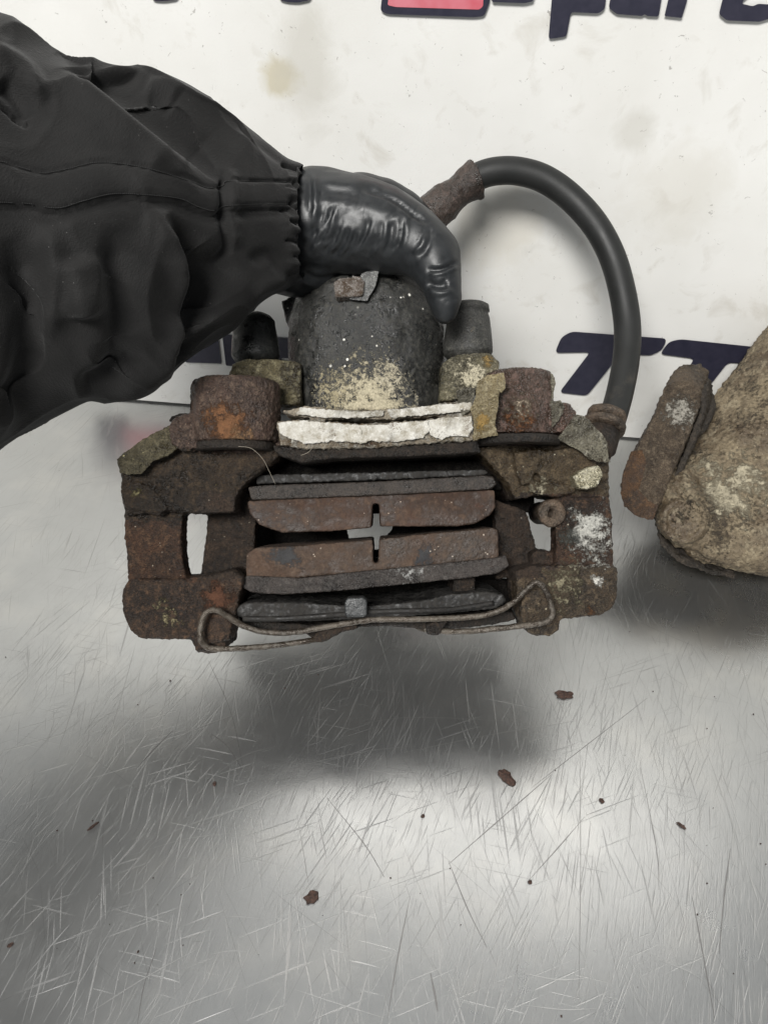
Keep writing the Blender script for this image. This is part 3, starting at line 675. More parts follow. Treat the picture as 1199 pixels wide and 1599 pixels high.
creases(me, [([(268, 700), (330, 705), (400, 696), (436, 690)], 3, .0012, 0), ([(300, 690), (300, 640), (303, 610)], 3, .0006, 0),
             ([(198, 906), (240, 908), (300, 905), (350, 897)], 2.5, .0007, 0), ([(868, 888), (910, 884), (955, 882)], 2.5, .0008, 0), ([(868, 775), (910, 780), (950, 778)], 4, .0012, 0),
             ([(838, 755), (870, 752), (900, 756)], 3, .0012, 0), ([(866, 700), (905, 690), (935, 706)], 3, .0010, 0), ([(196, 800), (240, 803), (300, 800)], 4, .0010, 0)])
brk = obj('bracket', me, m_rust, cal)
slots = [m_rust, m_boss_l, m_boss_r, m_block_l, m_block_r, m_rust_r, m_rust_rl, m_rust_ll, m_inner, m_rust_in]
for m in slots[1:]: me.materials.append(m)
pc = np.empty(len(me.polygons) * 3); me.polygons.foreach_get('center', pc); pc = pc.reshape(-1, 3) + np.array(CO)
cc_ = (pc @ M_inv[:3, :3].T + M_inv[:3, 3]); X, Y = project(pc); Dp = -cc_[:, 2]
jit = np.array([noise.noise(Vector(p) * 300) for p in pc]); X = X + jit * 9; Y = Y + np.roll(jit, 7) * 9
ix = np.zeros(len(pc), int)
ix[(Y < 812) & (X < 600)] = 3; ix[(Y < 772) & (X > 600)] = 4
ix[(Y < 700) & (X < 600)] = 1; ix[(Y < 690) & (X > 600) & (X < 905)] = 2
ix[(Y > 772) & (X > 850)] = 5; ix[(Y > 886) & (X > 600)] = 6; ix[(Y > 906) & (X < 600)] = 7
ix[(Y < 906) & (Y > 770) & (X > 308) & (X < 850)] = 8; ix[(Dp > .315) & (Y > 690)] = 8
me.polygons.foreach_set('material_index', ix); me.update()
bm = bmesh.new()       # flat washer face under the right boss
lathe(bm, P(806, 683, 0.301), -UP, [(0, .0168), (.0006, .0172), (.003, .0172), (.0034, .0165), (.0034, .0085), (-.004, .0080), (-.004, .001)], 64)
me = mesh_of(bm); obj('boss_face', me, m_under, cal)
bm = bmesh.new(); lathe(bm, P(369, 692, 0.303), -UP, [(0, .0165), (.0006, .0170), (.003, .0168), (.0034, .0160), (.0034, .0085), (-.004, .0080), (-.004, .001)], 64)
obj('boss_face', mesh_of(bm), m_under, cal)
# bridge band with flaking white coat
part('bridge', [([(432, 658), (470, 655), (560, 662), (640, 658), (738, 648), (738, 688), (690, 690), (640, 694), (560, 700), (480, 701), (437, 694)], 0.290, 0.335),
                ([(442, 642), (475, 634), (560, 641), (640, 637), (700, 629), (738, 626), (738, 646), (690, 649), (600, 655), (500, 654), (450, 648)], 0.2935, 0.335)],
     m_bridge, v=0.0007, sm=2, amp=0.0009, amp2=0.0005, scale=190)
m_whiteflake = crusty('white_coat_flake', (0.34, 0.31, 0.25), (0.58, 0.56, 0.51), (0.74, 0.73, 0.69), [((0.15, 0.085, 0.04), None, 0, 110, .42, .7, 0), ((0.34, 0.27, 0.16), None, 0, 60, .42, .6, 0)], rgh=0.55, bump=0.45, origin=CO, grain=.3, scale=140, off=3)
for k, poly in enumerate(([(434, 660), (470, 657), (520, 661), (560, 664), (566, 676), (560, 692), (520, 688), (480, 694), (446, 682), (438, 676)],
                          [(556, 664), (600, 663), (640, 659), (668, 657), (672, 672), (660, 684), (620, 690), (580, 688), (562, 694), (558, 680)],
                          [(664, 657), (700, 652), (736, 650), (738, 668), (730, 682), (706, 680), (690, 686), (672, 680)],
                          [(470, 636), (510, 640), (560, 643), (600, 641), (598, 650), (560, 653), (500, 652), (462, 646)],
                          [(604, 640), (650, 636), (700, 631), (736, 629), (734, 641), (700, 645), (660, 649), (610, 652)])):
    sheet_part('white_coat', poly, (.2888, .2885, .2890, .2922, .2920)[k], m_whiteflake, cal, wave=.00055, seed=30 + k, jag=2.2, smooth=True)
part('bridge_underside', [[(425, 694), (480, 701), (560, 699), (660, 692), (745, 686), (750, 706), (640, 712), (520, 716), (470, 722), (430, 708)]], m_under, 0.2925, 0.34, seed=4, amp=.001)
sheet_part('peeling_paint', [(745, 596), (760, 586), (786, 582), (789, 606), (782, 615), (778, 612), (777, 640), (772, 662), (775, 680), (752, 684), (738, 690), (740, 660), (734, 640), (742, 620)], 0.2855, m_tan, cal, seed=3, label='tan film peeling off beside the right boss')
sheet_part('peeling_paint', [(712, 612), (726, 604), (742, 606), (736, 640), (722, 650), (716, 636)], 0.292, m_flake, cal, seed=5)
sheet_part('peeling_paint', [(859, 583), (866, 590), (867, 600), (862, 628), (857, 612)], 0.296, m_flake, cal, seed=6)
# bracket, left side
sheet_part('peeling_paint', [(183, 717), (200, 703), (225, 686), (245, 675), (268, 662), (274, 680), (282, 698), (262, 712), (235, 722), (222, 740), (204, 741), (190, 738)], 0.2945, m_olive, cal, seed=9, label='olive painted scale lifting off the left arm')
part('rust_scale', [[(262, 658), (268, 650), (285, 645), (302, 647), (300, 652), (282, 656)], [(297, 622), (303, 632), (301, 642), (297, 636)]], m_under, 0.296, 0.299, v=0.0005, sm=1, seed=3)
# bracket, right side
part('scraped_nub', [([(895, 744), (915, 730), (935, 727), (942, 742), (932, 760), (915, 764), (900, 760)], 0.2915, 0.305)], m_gold, v=.0006, sm=4, amp=.0007, seed=20, label='nub scraped to bare shiny metal')
sheet_part('peeling_paint', [(858, 626), (874, 625), (882, 634), (872, 655), (862, 668), (860, 645)], 0.2915, m_flake, cal, seed=23)
sheet_part('peeling_paint', [(868, 684), (880, 672), (896, 648), (912, 650), (934, 672), (946, 690), (950, 722), (934, 722), (918, 716), (906, 704), (890, 696)], 0.2935, m_flake, cal, seed=24, label='beige painted scale lifting off the right arm')
bm = bmesh.new()       # hollow bolt end
lathe(bm, P(841, 801, 0.3255), -FWD, [(0, .0047), (.018, .0047), (.0215, .0054), (.0255, .0056), (.0265, .0050), (.0265, .0022), (.015, .0020), (.015, .0002)], 40)
me = mesh_of(bm); chip(me, .0004, 400); obj('bleed_screw', me, m_fit, cal)

# pads
def pad(lin, back, ml, mb, seed, Dl=0.299, Db=0.2975):
    l = part('friction_lining', [(lin, Dl, 0.350)], ml, v=.0007, sm=2, amp=.0004, amp2=.00018, seed=seed, parent=None)
    return l
def brake_pad(lin, back, ml, mb, seed):
    r = part('backing_plate', [(p, 0.3035, 0.352) for p in back], mb, v=.0007, sm=7, amp=.0005, amp2=.00015, seed=seed)
    part('friction_lining', [(p, 0.3055, 0.350) for p in lin], ml, v=.0006, sm=8, amp=.0003, amp2=.00015, seed=seed + 1)
    return r
brake_pad([[(386, 783), (430, 779), (581, 774), (594, 773), (772, 765), (774, 790), (766, 804), (742, 818), (715, 822), (593, 822), (592, 786), (582, 786), (580, 824), (520, 829), (440, 832), (405, 820), (390, 802)]],
          [[(386, 760), (400, 758), (580, 752), (758, 742), (770, 744), (776, 756), (768, 764), (580, 774), (430, 780), (392, 781)]], m_lining_t, m_plate, 31)
brake_pad([[(384, 866), (398, 856), (470, 852), (578, 843), (582, 843), (583, 880), (591, 880), (592, 842), (680, 832), (770, 824), (778, 828), (779, 872), (700, 880), (560, 894), (470, 902), (384, 906)]],
          [[(376, 906), (385, 899), (470, 903), (560, 893), (700, 879), (775, 871), (790, 866), (795, 884), (778, 896), (720, 904), (620, 914), (520, 924), (440, 929), (395, 926), (378, 918)]], m_lining_b, m_plate_b, 35)
part('pad_shim', [([(400, 742), (560, 738), (757, 733), (762, 738), (757, 742), (580, 750), (400, 756)], 0.306, 0.345)], m_shim, v=.0006, sm=1, amp=.0003, seed=5)
part('pad_shim', [([(370, 962), (366, 948), (385, 941), (480, 941), (560, 948), (660, 938), (700, 928), (760, 924), (785, 928), (792, 938), (775, 950), (700, 958), (600, 965), (500, 970), (400, 970)], 0.302, 0.35)],
     m_shim, v=.0007, sm=2, amp=.0003, seed=6)
part('pad_ear', [[(378, 900), (400, 905), (398, 925), (380, 918)]], m_inner, 0.31, 0.345)
part('pad_ear', [[(708, 900), (742, 898), (742, 925), (708, 928)]], m_inner, 0.31, 0.345)
# caliper fingers: lowest edge with its arch
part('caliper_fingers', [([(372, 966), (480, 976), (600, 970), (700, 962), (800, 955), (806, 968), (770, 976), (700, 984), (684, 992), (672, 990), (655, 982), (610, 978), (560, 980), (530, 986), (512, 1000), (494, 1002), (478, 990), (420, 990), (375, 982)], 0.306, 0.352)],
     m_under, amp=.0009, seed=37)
part('caliper_rib', [([(484, 1002), (505, 1004), (530, 988), (560, 982), (556, 974), (500, 980)], .300, .32)], m_inner, amp=.0006, seed=39)
part('caliper_rib', [([(664, 975), (690, 968), (700, 970), (684, 993), (668, 992)], .300, .32)], m_inner, amp=.0006, seed=38)
part('centre_tab', [[(538, 940), (543, 934), (567, 933), (573, 938), (573, 960), (568, 964), (542, 964), (538, 959)]], m_tab, 0.292, 0.3005, v=.0005, sm=3, amp=.0001, amp2=.0001)
# dark inside: piston face strips with chinks, and near-black sheets added to block the light behind
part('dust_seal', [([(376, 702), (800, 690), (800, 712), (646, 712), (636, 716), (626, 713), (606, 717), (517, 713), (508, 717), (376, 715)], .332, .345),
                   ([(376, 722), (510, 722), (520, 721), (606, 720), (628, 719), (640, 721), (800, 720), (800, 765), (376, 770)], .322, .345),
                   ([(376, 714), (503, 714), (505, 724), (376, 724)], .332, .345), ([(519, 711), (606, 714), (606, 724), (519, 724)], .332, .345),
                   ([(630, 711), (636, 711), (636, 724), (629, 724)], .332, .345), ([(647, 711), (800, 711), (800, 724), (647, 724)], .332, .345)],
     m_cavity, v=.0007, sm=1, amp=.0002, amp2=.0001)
part('cavity_blocker', [([(335, 760), (534, 760), (539, 822), (545, 845), (549, 905), (400, 930), (335, 905)], .358, .364), ([(613, 760), (818, 770), (818, 880), (700, 930), (600, 930), (600, 842), (613, 826)], .358, .364),
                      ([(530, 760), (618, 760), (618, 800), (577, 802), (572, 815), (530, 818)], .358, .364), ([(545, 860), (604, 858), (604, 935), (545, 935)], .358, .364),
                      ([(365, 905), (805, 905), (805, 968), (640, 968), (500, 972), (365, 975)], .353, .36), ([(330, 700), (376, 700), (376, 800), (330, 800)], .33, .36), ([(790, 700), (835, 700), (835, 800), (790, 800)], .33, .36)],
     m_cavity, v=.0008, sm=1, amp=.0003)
# spring wire
wp = [(640, 972, .314), (664, 983, .307), (700, 986, .301), (740, 985, .299), (800, 979, .297), (846, 973, .294), (859, 965, .293), (862, 955, .293), (858, 938, .293), (850, 920, .292), (842, 911, .292), (832, 911, .292), (818, 925, .293), (800, 941, .295), (780, 953, .297), (740, 963, .298),
      (650, 967, .297), (580, 968, .296), (520, 977, .297), (460, 987, .298), (415, 987, .298), (380, 977, .297), (355, 962, .295), (342, 954, .293), (330, 953, .292), (320, 960, .292), (314, 978, .292), (313, 995, .292),
      (320, 1008, .293), (334, 1013, .294), (380, 1012, .296), (430, 1008, .298), (480, 1001, .300), (515, 992, .306), (540, 978, .314)]
bm = bmesh.new(); tube(bm, [P(*q) for q in resample(wp, 260)], 0.00118, 12)
me = mesh_of(bm); chip(me, .0002, 500, .0001); obj('spring_wire', me, m_wire, cal)
wp = [(380, 966, .300), (440, 966, .299), (530, 960, .298), (600, 955, .298), (700, 952, .299), (770, 942, .301)]
bm = bmesh.new(); tube(bm, [P(*q) for q in resample(wp, 80)], 0.0011, 10)
obj('spring_wire', mesh_of(bm), m_shim, cal)
# loose fibres
s = NT('pale_hair'); m_hair = s.out((0.45, 0.40, 0.32), 0.5)
for pts in ([(372, 697, .286), (392, 700, .286), (410, 716, .286), (420, 735, .288), (430, 756, .29)], [(488, 690, .287), (487, 700, .286), (480, 707, .286), (470, 711, .286)]):
    bm = bmesh.new(); tube(bm, [P(*q) for q in resample(pts, 24)], 0.00005, 5); obj('stray_fibre', mesh_of(bm), m_hair, cal)

# brake hose
hp = [(655, 352, .362), (690, 318, .362), (722, 291, .362), (750, 274, .361), (778, 267, .36), (812, 268, .36), (850, 280, .36), (890, 308, .36), (928, 350, .359), (955, 400, .358), (971, 455, .356), (979, 510, .354), (977, 560, .350), (968, 610, .344), (957, 650, .338), (950, 668, .335)]
bm = bmesh.new(); tube(bm, [P(*q) for q in resample(hp, 160)], lambda t: 0.00655 - 0.0004 * t, 28)
hose = obj('hose', mesh_of(bm), m_hose, cal)
fp = resample([(655, 358, .362), (675, 332, .362), (693, 317, .362), (706, 307, .362), (722, 295, .362), (736, 284, .361), (744, 280, .361)], 40)
def fr(t):
    return float(np.interp(t, [0, .35, .5, .62, .8, 1], [.0095, .0090, .0078, .0072, .0088, .0098]))
bm = bmesh.new(); tube(bm, [P(*q) for q in fp], fr, 32)
me = evaluated(mesh_of(bm), [m_remesh(.0007), m_smooth(2)]); chip(me, .0006, 130, .0001, 600, 2)
obj('crimped_ferrule', me, m_ferr, hose)
ax = (P(938, 690, .332) - P(952, 640, .338)).normalized()
for k, (d, r, hh_) in enumerate(((0.0, .0088, .0042), (.0050, .0096, .0040), (.0098, .0080, .010))):
    bm = bmesh.new(); c = P(948, 645, .337) + ax * d
    lathe(bm, c, ax, [(0, r * .82), (.0008, r), (hh_ - .0008, r), (hh_, r * .85)], 40)
    me = mesh_of(bm); chip(me, .0003, 300, 0, 900, k); obj('hose_fitting', me, m_fit if k < 2 else m_inner, hose)
bm = bmesh.new(); tube(bm, [P(*q) for q in resample([(945, 665, .336), (938, 690, .33), (930, 710, .325)], 12)], .0065, 20); obj('banjo_neck', mesh_of(bm), m_inner, hose)

# ------------------------------------------------------------------ second caliper, lying on the table
cal2 = thing('brake_caliper', 'sandy beige corroded brake caliper lying on the table at the right edge', 'brake caliper', SO)
K2 = 0.312 / 0.33
def part2(name, polys, mat, v=.0012, sm=3, amp=.0010, amp2=.0006, seed=0.0, scale=110, scale2=520, bev=0):
    bm = bmesh.new()
    for poly, D, ext in polys: bm_prism(bm, [P(x, y, D * K2) for x, y in poly], Vector(ext))
    return obj(name, rough(bm, v, sm, amp, scale, amp2, scale2, seed), mat, cal2)
def hull_all(bm, sph_, ext):
    vs = []
    for (x, y, D, rp) in sph_:
        c = P(x, y, D * K2); rr = rp / F * D * K2
        for e in (Vector((0, 0, 0)), Vector(ext)):
            for i in range(0, 9):
                a = math.pi * i / 8
                for j in range(16): vs.append(bm.verts.new(c + e + Vector((math.sin(a) * math.cos(j * math.pi / 8), math.sin(a) * math.sin(j * math.pi / 8), math.cos(a))) * rr))
    g = bmesh.ops.convex_hull(bm, input=vs)
    bmesh.ops.delete(bm, geom=list({e for e in g['geom_interior'] + g['geom_unused'] if isinstance(e, bmesh.types.BMVert)}), context='VERTS')
bm = bmesh.new()
hull_all(bm, [(1082, 792, .415, 46), (1108, 838, .405, 44), (1290, 560, .43, 70), (1200, 850, .40, 50), (1340, 820, .41, 60), (1400, 640, .43, 60)], (0.0, 0.022, 0.0))
hull_all(bm, [(1064, 778, .405, 34), (1070, 822, .402, 34), (1056, 800, .404, 28)], (0, .01, 0))
lathe(bm, P(1068, 812, .392 * K2), P(1068, 812, .392 * K2) * 0 - FWD - RIGHT * .25, [(-.014, .0118), (0, .0118), (.0022, .0110), (.0024, .0085), (.0008, .0080), (.0008, .001)], 40)
me = rough(bm, .0011, 3, .0024, 60, .0007, 420, 3); chip(me, .0004, 900, 0, 100, 5)
creases(me, [([(1052, 745), (1066, 772), (1086, 788), (1100, 796)], 7, .0022, 0), ([(1100, 796), (1104, 830), (1085, 868)], 6, .0010, 0), ([(1185, 760), (1180, 790), (1195, 815)], 8, .0016, 0),
             ([(1060, 735), (1050, 742), (1045, 760)], 4, .0015, 0), ([(1075, 860), (1110, 882), (1150, 893)], 5, .0020, 0)])
obj('housing', me, m_body2, cal2)
part2('sliding_arm', [([(1030, 622), (1036, 606), (1052, 595), (1078, 596), (1094, 606), (1090, 640), (1066, 700), (1046, 748), (1030, 790), (1018, 812), (990, 806), (974, 790), (968, 770), (972, 738), (990, 704), (1004, 680), (1018, 652)], 0.400, (0.010, 0.024, -.004))], m_arm2, sm=4, seed=7, amp=.0016)
part2('arm_face', [([(1088, 604), (1100, 610), (1104, 626), (1100, 654), (1078, 708), (1058, 750), (1050, 746), (1068, 704), (1092, 640)], 0.4035, (0.008, 0.018, -.004))], m_dark2, sm=3, seed=8)
bm = bmesh.new()
_pl = [(985, 705), (1002, 703), (1008, 722), (1002, 745), (996, 765), (1012, 782), (1026, 790), (1018, 812), (992, 806), (975, 791), (968, 770), (972, 738)]
sheet_part('rust_scale', _pl, .3992 * K2, m_rust2, cal2, wave=.0006, seed=4, jag=1.5)
part2('pin_bolt', [([(1092, 628), (1120, 638), (1106, 668), (1088, 690), (1074, 684), (1084, 655)], 0.412, (0.004, 0.02, -.004)), ([(1050, 735), (1062, 700), (1072, 696), (1076, 704), (1064, 730), (1056, 748)], 0.418, (0, 0.015, 0))], m_dark2, seed=10)
part2('bottom_clip', [([(1030, 838), (1060, 870), (1110, 892), (1150, 900), (1150, 905), (1110, 899), (1058, 880), (1030, 852)], 0.404, (0, 0.03, 0))], m_dark2, sm=1, amp=.0005, seed=11, v=.0009)

# ------------------------------------------------------------------ arm: jacket sleeve and gloved hand
arm = thing('person', 'arm in a black jacket sleeve reaching from the left, black gloved hand gripping the caliper', 'person', AO)
s = NT('black_nitrile'); n1 = s.noise(260, 4, 0.6); n2 = s.noise(1500, 3, 0.6)
m_glove = s.out(s.mix(s.ramp(n1, .35, .7), (0.010, 0.0112, 0.0125), (0.016, 0.0178, 0.0195)), s.ramp(n1, .3, .7, .38, .50), None,
                s.bump(s.math('ADD', s.math('MULTIPLY', n2, .35), n1), .22, .0005))
s = NT('black_jacket_cloth'); n1 = s.noise(70, 5, 0.6); n2 = s.noise(500, 3, 0.6)
wv = s.math('MULTIPLY', s.noise(1, 1, .5, vec=s.mapping(0.5, (2400, 700, 700))), s.noise(1, 1, .5, vec=s.mapping(0.5, (500, 2400, 2400))))
lint = s.ramp(s.noise(1100, 2, .5, off=3), .76, .79, 0, .7)
cc = s.mix(s.ramp(n1, .35, .7), (0.0095, 0.0093, 0.0092), (0.0150, 0.0146, 0.0143))
m_cloth = s.out(s.mix(lint, cc, (0.16, 0.155, 0.15)), 0.72, None, s.bump(s.math('ADD', s.math('MULTIPLY', wv, 1.8), s.math('MULTIPLY', n1, 0.2)), .40, .0005))
s.b.inputs['Sheen Weight'].default_value = 0.08; s.b.inputs['Specular IOR Level'].default_value = 0.15; s.b.inputs['Sheen Roughness'].default_value = 0.5
m_cloth_in = m_cloth

# sleeve as rings between its upper and lower outline
top = [(-420, 20, .205), (-300, -40, .215), (-180, -30, .225), (-60, 15, .240), (0, 44, .248), (60, 72, .255), (110, 108, .260), (150, 124, .264), (230, 130, .270), (300, 146, .276), (350, 176, .281), (400, 215, .287), (438, 244, .292), (458, 258, .296), (474, 268, .299)]
bot = [(-480, 900, .205), (-380, 860, .215), (-260, 800, .225), (-110, 740, .240), (0, 680, .248), (60, 645, .255), (110, 622, .260), (160, 618, .264), (222, 610, .270), (270, 568, .276), (320, 530, .281), (370, 495, .287), (415, 468, .292), (450, 450, .296), (472, 434, .299)]
NS, NR = 420, 320
sh_t = [(-0.34, -0.50, 0.72), (-0.36, -0.36, 0.66), (-0.34, -0.22, 0.55), (-0.30, -0.10, 0.44)]; sh_b = [(-0.42, -0.44, 0.50), (-0.42, -0.32, 0.42), (-0.40, -0.18, 0.32), (-0.34, -0.06, 0.22)]
tt = resample([Vector(q) for q in sh_t] + [P(*q) for q in top[1:]], NS); bb_ = resample([Vector(q) for q in sh_b] + [P(*q) for q in bot[1:]], NS)
ft_prev = FWD
vs, fs = [], []
for i in range(NS):
    a, b = Vector(tt[i]), Vector(bb_[i]); c = (a + b) / 2; u = (a - b) / 2; hw = u.length
    j0, j1 = max(i - 4, 0), min(i + 4, NS - 1)
    tan = (Vector(tt[j1]) + Vector(bb_[j1]) - Vector(tt[j0]) - Vector(bb_[j0])).normalized(); fd = tan.cross(u).normalized()
    if i and fd.dot(ft_prev) < 0: fd = -fd
    ft_prev = fd
    t = i / (NS - 1)
    wf = min(max((t - 0.20) / 0.12, 0), 1); wf = wf * wf * (3 - 2 * wf)
    f = (FWD - tan * (FWD.dot(tan) * (1 - wf))).normalized() * hw * (0.80 - 0.05 * t)
    for k in range(NR):
        th = 2 * math.pi * k / NR
        cs, sn = math.cos(th), math.sin(th)
        vs.append(c + u * cs + f * sn * (abs(sn) ** -0.12 if abs(sn) > 1e-3 else 1))
for i in range(NS - 1):
    for k in range(NR): fs.append((i * NR + k, i * NR + (k + 1) % NR, (i + 1) * NR + (k + 1) % NR, (i + 1) * NR + k))
# turned-in mouth of the cuff
base = (NS - 1) * NR; c = sum((vs[base + k] for k in range(NR)), Vector()) / NR
for j, (sc_, back) in enumerate(((0.90, 0.0), (0.80, -0.006), (0.72, -0.02))):
    o0 = len(vs)
    dirn = (Vector(tt[-1]) + Vector(bb_[-1]) - Vector(tt[-12]) - Vector(bb_[-12])).normalized()
    for k in range(NR): vs.append(c + (vs[base + k] - c) * sc_ + dirn * back)
    prev = base if j == 0 else o0 - NR
    for k in range(NR): fs.append((prev + k, prev + (k + 1) % NR, o0 + (k + 1) % NR, o0 + k))
fs.append(tuple(range(0, NR)))
me = bpy.data.meshes.new('sleeve'); me.from_pydata(vs, [], fs); me.update()
bm = bmesh.new(); bm.from_mesh(me); bmesh.ops.recalc_face_normals(bm, faces=bm.faces); bm.to_mesh(me); bm.free()
co, no = arrays(me); mid_ = np.array((P(200, 90, .27) + P(200, 610, .27)) / 2 + FWD * .0); j = np.argmin(np.linalg.norm(co - np.array(P(200, 350, .20)), axis=1))
if np.dot(no[j], np.array(T3) - co[j]) < 0: me.flip_normals()
chip(me, .0020, 20, 0, 100, 3)
co, no = arrays(me); Sx = Matrix.Rotation(0.5, 3, 'Y')
dd_ = np.empty(len(co))
for i, c in enumerate(co):
    q = Sx @ Vector(c); w1 = noise.noise(Vector((q.x * 16, q.y * 24, q.z * 34)) + Vector((5, 1, 2))); w2 = noise.noise(Vector((q.x * 60, q.y * 40, q.z * 34)) + Vector((1, 7, 2)))
    dd_[i] = .0026 * (1 - abs(w1)) ** 5 - .0011 + .0009 * (1 - abs(w2)) ** 6
put(me, co + no * dd_[:, None])
L = []
L.append(([(96, 70), (118, 90), (170, 130), (230, 180), (285, 225), (330, 262), (350, 276)], 58, .0085, -1))      # the deep fold behind the forearm
L.append(([(100, 105), (165, 150), (225, 200), (280, 240), (325, 280)], 26, -.0040, 0))
L.append(([(352, 262), (350, 300), (352, 340), (358, 390), (350, 420)], 9, .0035, 1))
L.append(([(360, 262), (361, 300), (362, 345), (368, 392)], 10, -.0020, 0))
L.append(([(365, 398), (330, 430), (305, 470), (290, 520)], 24, .0060, 0))
L.append(([(230, 330), (262, 370), (285, 430), (290, 490), (262, 560), (225, 610)], 16, -.0055, 0))
L.append(([(265, 330), (300, 390), (312, 450), (300, 520), (268, 590)], 20, .0062, 0))
L.append(([(180, 350), (185, 420), (192, 500), (180, 580), (160, 620)], 26, .0052, 0))
L.append(([(120, 400), (130, 470), (133, 500)], 28, -.0048, 0))
L.append(([(10, 370), (40, 440), (50, 520), (40, 600), (0, 660)], 26, .0060, 0))
L.append(([(75, 345), (85, 400), (78, 470), (60, 560)], 20, -.0030, 0))
L.append(([(-20, 70), (40, 110), (75, 160)], 14, -.0028, 0))
L.append(([(0, 125), (30, 160), (42, 190)], 15, .0032, 0))
L.append(([(0, 160), (25, 180), (40, 192), (48, 184)], 6, .0020, 1))
L.append(([(225, 118), (260, 125), (285, 142)], 14, -.0022, 0))
L.append(([(232, 138), (258, 142), (280, 158)], 10, .0020, 0))
L.append(([(370, 180), (400, 215), (425, 238), (452, 262)], 7, .0020, 0))
L.append(([(410, 205), (430, 235), (448, 258)], 8, -.0016, 0))
L.append(([(385, 410), (420, 400), (445, 425), (470, 440)], 12, .0022, 0))
L.append(([(395, 460), (430, 440), (455, 432)], 12, -.0018, 0))
L.append(([(440, 330), (452, 370), (455, 410), (446, 436)], 12, -.0020, 0))
L.append(([(120, 610), (180, 590), (235, 560)], 18, .0050, 0))
# the taped seam: a raised band with stitched edges
up_ = [(-60, 250), (0, 252), (35, 262), (68, 270), (105, 264), (150, 254), (200, 257), (250, 268), (300, 284), (325, 293), (348, 290), (355, 283), (400, 283), (452, 284)]
dn_ = [(-60, 322), (0, 324), (45, 326), (90, 333), (130, 322), (175, 311), (225, 312), (280, 318), (310, 331), (335, 337), (352, 330), (400, 327), (452, 327)]
md_ = [((a[0] + b[0]) / 2, (a[1] + b[1]) / 2) for a, b in zip(up_, dn_)]
L.append((md_, 30, -.0012, 9)); L.append((up_, 2.6, .0011, 9)); L.append((dn_, 3.0, .0014, 9))
L.append(([(a, b - 8) for a, b in dn_], 2.0, .0006, 9)); L.append(([(a, b + 7) for a, b in dn_], 8, .0015, 9))
# gathered elastic at the cuff
for k, y in enumerate((262, 271, 289, 297, 321, 330, 349, 372, 381, 401)):
    L.append(([(444 + (k * 7 % 5) * 4, y - 5 + (k * 3 % 4)), (464, y), (478, y + 3 + (k * 5 % 6))], 3.0 + (k * 2 % 3), (.0024, .0011, .0019, .0008)[k % 4], 9)); L.append(([(450, y + 8), (470, y + 11)], 4.5, -.0010, 9))
creases(me, L)
sleeve = obj('sleeve', me, m_cloth, arm)
s = NT('black_thread'); m_thr = s.out((0.012, 0.012, 0.012), 0.6)
# stitches of the seam band
co, no = arrays(me); co = co + np.array(AO); X, Y = project(co); fr_ = ((co - np.array(T3)) * no).sum(1) < 0
bm = bmesh.new()
idx = np.where(fr_)[0]
cz = -(co @ M_inv[:3, :3].T + M_inv[:3, 3])[:, 2]
def on_cloth(x, y):
    d2 = (X[idx] - x) ** 2 + (Y[idx] - y) ** 2; n8 = np.argpartition(d2, 8)[:8]; w = 1 / (d2[n8] + .5)
    return P(x, y, float((cz[idx][n8] * w).sum() / w.sum()) - .00025)
for pl in (up_, [(a, b - 8) for a, b in dn_]):
    q = resample(pl, 190)
    for k in range(12, 188):
        c, c2 = on_cloth(*q[k]), on_cloth(*(q[k] + (q[k + 1] - q[k]) * .6))
        if (c - c2).length < .003: tube(bm, [c, (c + c2) / 2 - FWD * .00015, c2], .00017, 5)
obj('seam_stitches', mesh_of(bm), m_thr, sleeve, kind='stuff')

# glove: one continuous hand
bm = bmesh.new()
hull_chain(bm, [PC(395, 360, .312, 60), PC(450, 345, .312, 68), PC(492, 346, .310, 80), PC(545, 352, .308, 77), PC(596, 360, .305, 68), PC(640, 374, .301, 54), PC(676, 402, .297, 45), PC(688, 438, .294, 34), PC(694, 468, .2925, 27), PC(695, 488, .293, 19)])
hull_chain(bm, [PC(430, 400, .322, 56), PC(462, 424, .318, 40), PC(500, 405, .314, 40)])
hull_chain(bm, [PC(560, 318, .328, 46), PC(604, 316, .332, 35), PC(634, 332, .338, 32), PC(652, 352, .345, 28)])
hull_chain(bm, [PC(440, 365, .325, 60), PC(500, 378, .316, 62), PC(560, 372, .312, 54), PC(610, 385, .308, 44)])
hull_chain(bm, [PC(470, 345, .335, 70), PC(540, 340, .345, 56), PC(600, 325, .348, 42), PC(640, 345, .352, 36)])      # back of the hand
hull_chain(bm, [PC(600, 330, .345, 44), PC(632, 330, .365, 30), PC(672, 385, .378, 27), PC(676, 440, .376, 25), PC(668, 462, .372, 22)])       # index
hull_chain(bm, [PC(560, 335, .355, 44), PC(600, 330, .378, 30), PC(622, 390, .388, 26), PC(620, 445, .386, 25), PC(612, 470, .382, 22)])       # middle
hull_chain(bm, [PC(515, 345, .360, 44), PC(545, 345, .378, 28), PC(565, 400, .390, 25), PC(570, 452, .388, 23), PC(572, 472, .384, 21)])       # ring
hull_chain(bm, [PC(480, 360, .352, 44), PC(505, 380, .376, 26), PC(515, 420, .386, 23), PC(525, 455, .384, 21), PC(530, 468, .380, 19)])      # little
me = evaluated(mesh_of(bm), [m_remesh(.0010), m_smooth(14, .5)])
chip(me, .0004, 90, 0, 100, 2)
G = []
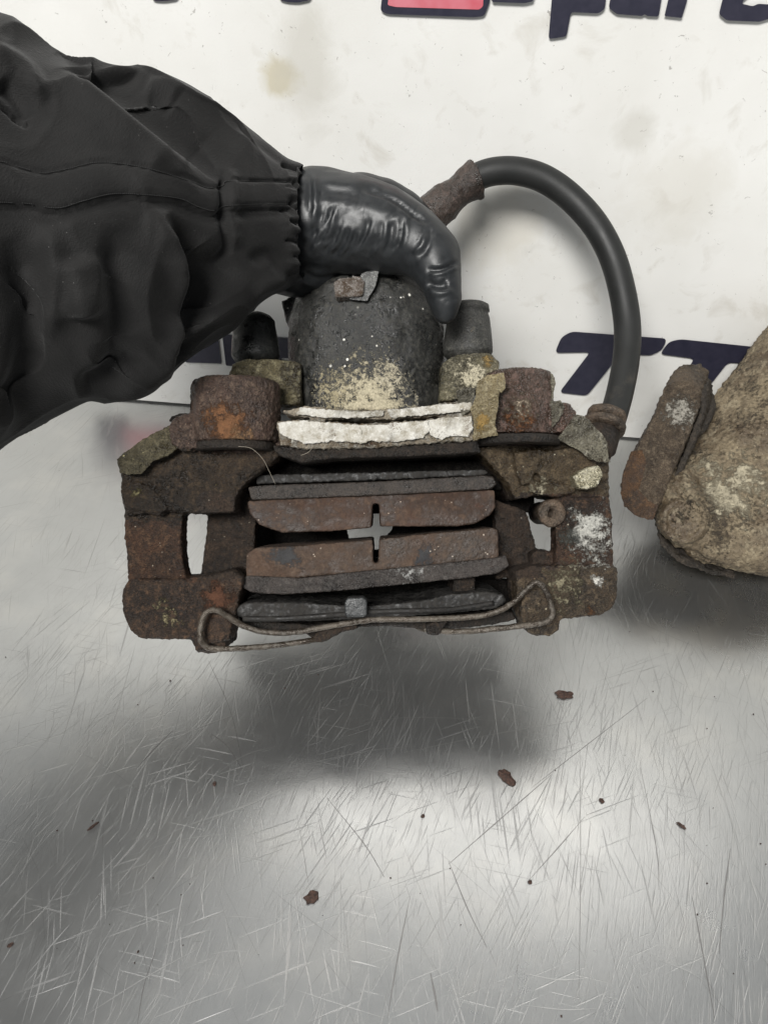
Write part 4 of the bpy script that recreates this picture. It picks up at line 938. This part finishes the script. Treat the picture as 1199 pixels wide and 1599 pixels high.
for x0_, y0_, x1_, y1_, w, d in ((487, 372, 523, 318, 3.2, .0011), (494, 384, 518, 330, 3.0, .0010), (487, 360, 505, 330, 3.0, .0008), (505, 396, 531, 352, 3.2, .0009), (520, 402, 545, 355, 3.0, .0009),
                               (553, 394, 578, 340, 3.4, .0011), (585, 388, 597, 345, 3.2, .0009), (600, 400, 612, 344, 3.4, .0012), (607, 402, 618, 342, 3.0, .0012), (614, 398, 626, 340, 3.0, .0011), (622, 392, 630, 336, 3.0, .0008),
                               (480, 392, 492, 352, 3.0, .0009), (570, 400, 588, 366, 2.6, .0007), (538, 400, 556, 362, 2.6, .0007)):
    mx, my = (x0_ + x1_) / 2 + 3, (y0_ + y1_) / 2 + 3
    G.append(([(x0_, y0_), (mx, my), (x1_, y1_)], w, d, 0)); G.append(([(x0_ + 6, y0_), (mx + 6, my), (x1_ + 6, y1_)], w, -d * .6, 0))
G += [([(560, 292), (590, 300), (618, 312), (645, 332), (672, 352)], 4.5, .0016, 0), ([(505, 300), (540, 300), (575, 304)], 9, .0006, 0), ([(500, 282), (550, 284), (600, 290)], 8, -.0007, 0), ([(651, 404), (664, 392), (672, 372), (671, 350)], 3.6, .0010, 0), ([(645, 396), (658, 384), (664, 366)], 3.0, -.0008, 0),
      ([(666, 422), (690, 420), (716, 408)], 3.6, .0016, 0), ([(668, 428), (690, 427), (717, 416)], 3.6, -.0010, 0), ([(664, 440), (682, 446), (700, 442)], 5.0, .0018, 0), ([(668, 454), (690, 458), (708, 452)], 5.0, -.0010, 0),
      ([(480, 272), (484, 290), (483, 330)], 4, .0010, 0), ([(488, 268), (493, 300), (490, 350)], 4, -.0010, 0), ([(470, 425), (500, 436), (540, 428)], 5, .0010, 0), ([(468, 438), (500, 448), (535, 440)], 4, -.0009, 0)]
rg_ = random.Random(5)
for k in range(26):
    x_ = rg_.uniform(484, 668); t_ = (x_ - 484) / 184; y_ = rg_.uniform(300, 385) + 10 * t_; L_ = rg_.uniform(14, 46); a_ = math.radians(rg_.gauss(62, 9)) 
    dx, dy = math.cos(a_) * L_ / 2, -math.sin(a_) * L_ / 2
    G.append(([(x_ - dx, y_ - dy), (x_ + 1.5, y_ + 1.5), (x_ + dx, y_ + dy)], rg_.uniform(1.8, 3.0), rg_.uniform(.0002, .0006), 0))
for k in range(12):
    y_ = rg_.uniform(405, 470); x_ = rg_.uniform(672, 706); G.append(([(x_ - 12, y_ + 4), (x_, y_ + 1), (x_ + 12, y_ - 5)], 2.0, .0003, 0))
creases(me, G)
obj('gloved_hand', me, m_glove, arm)
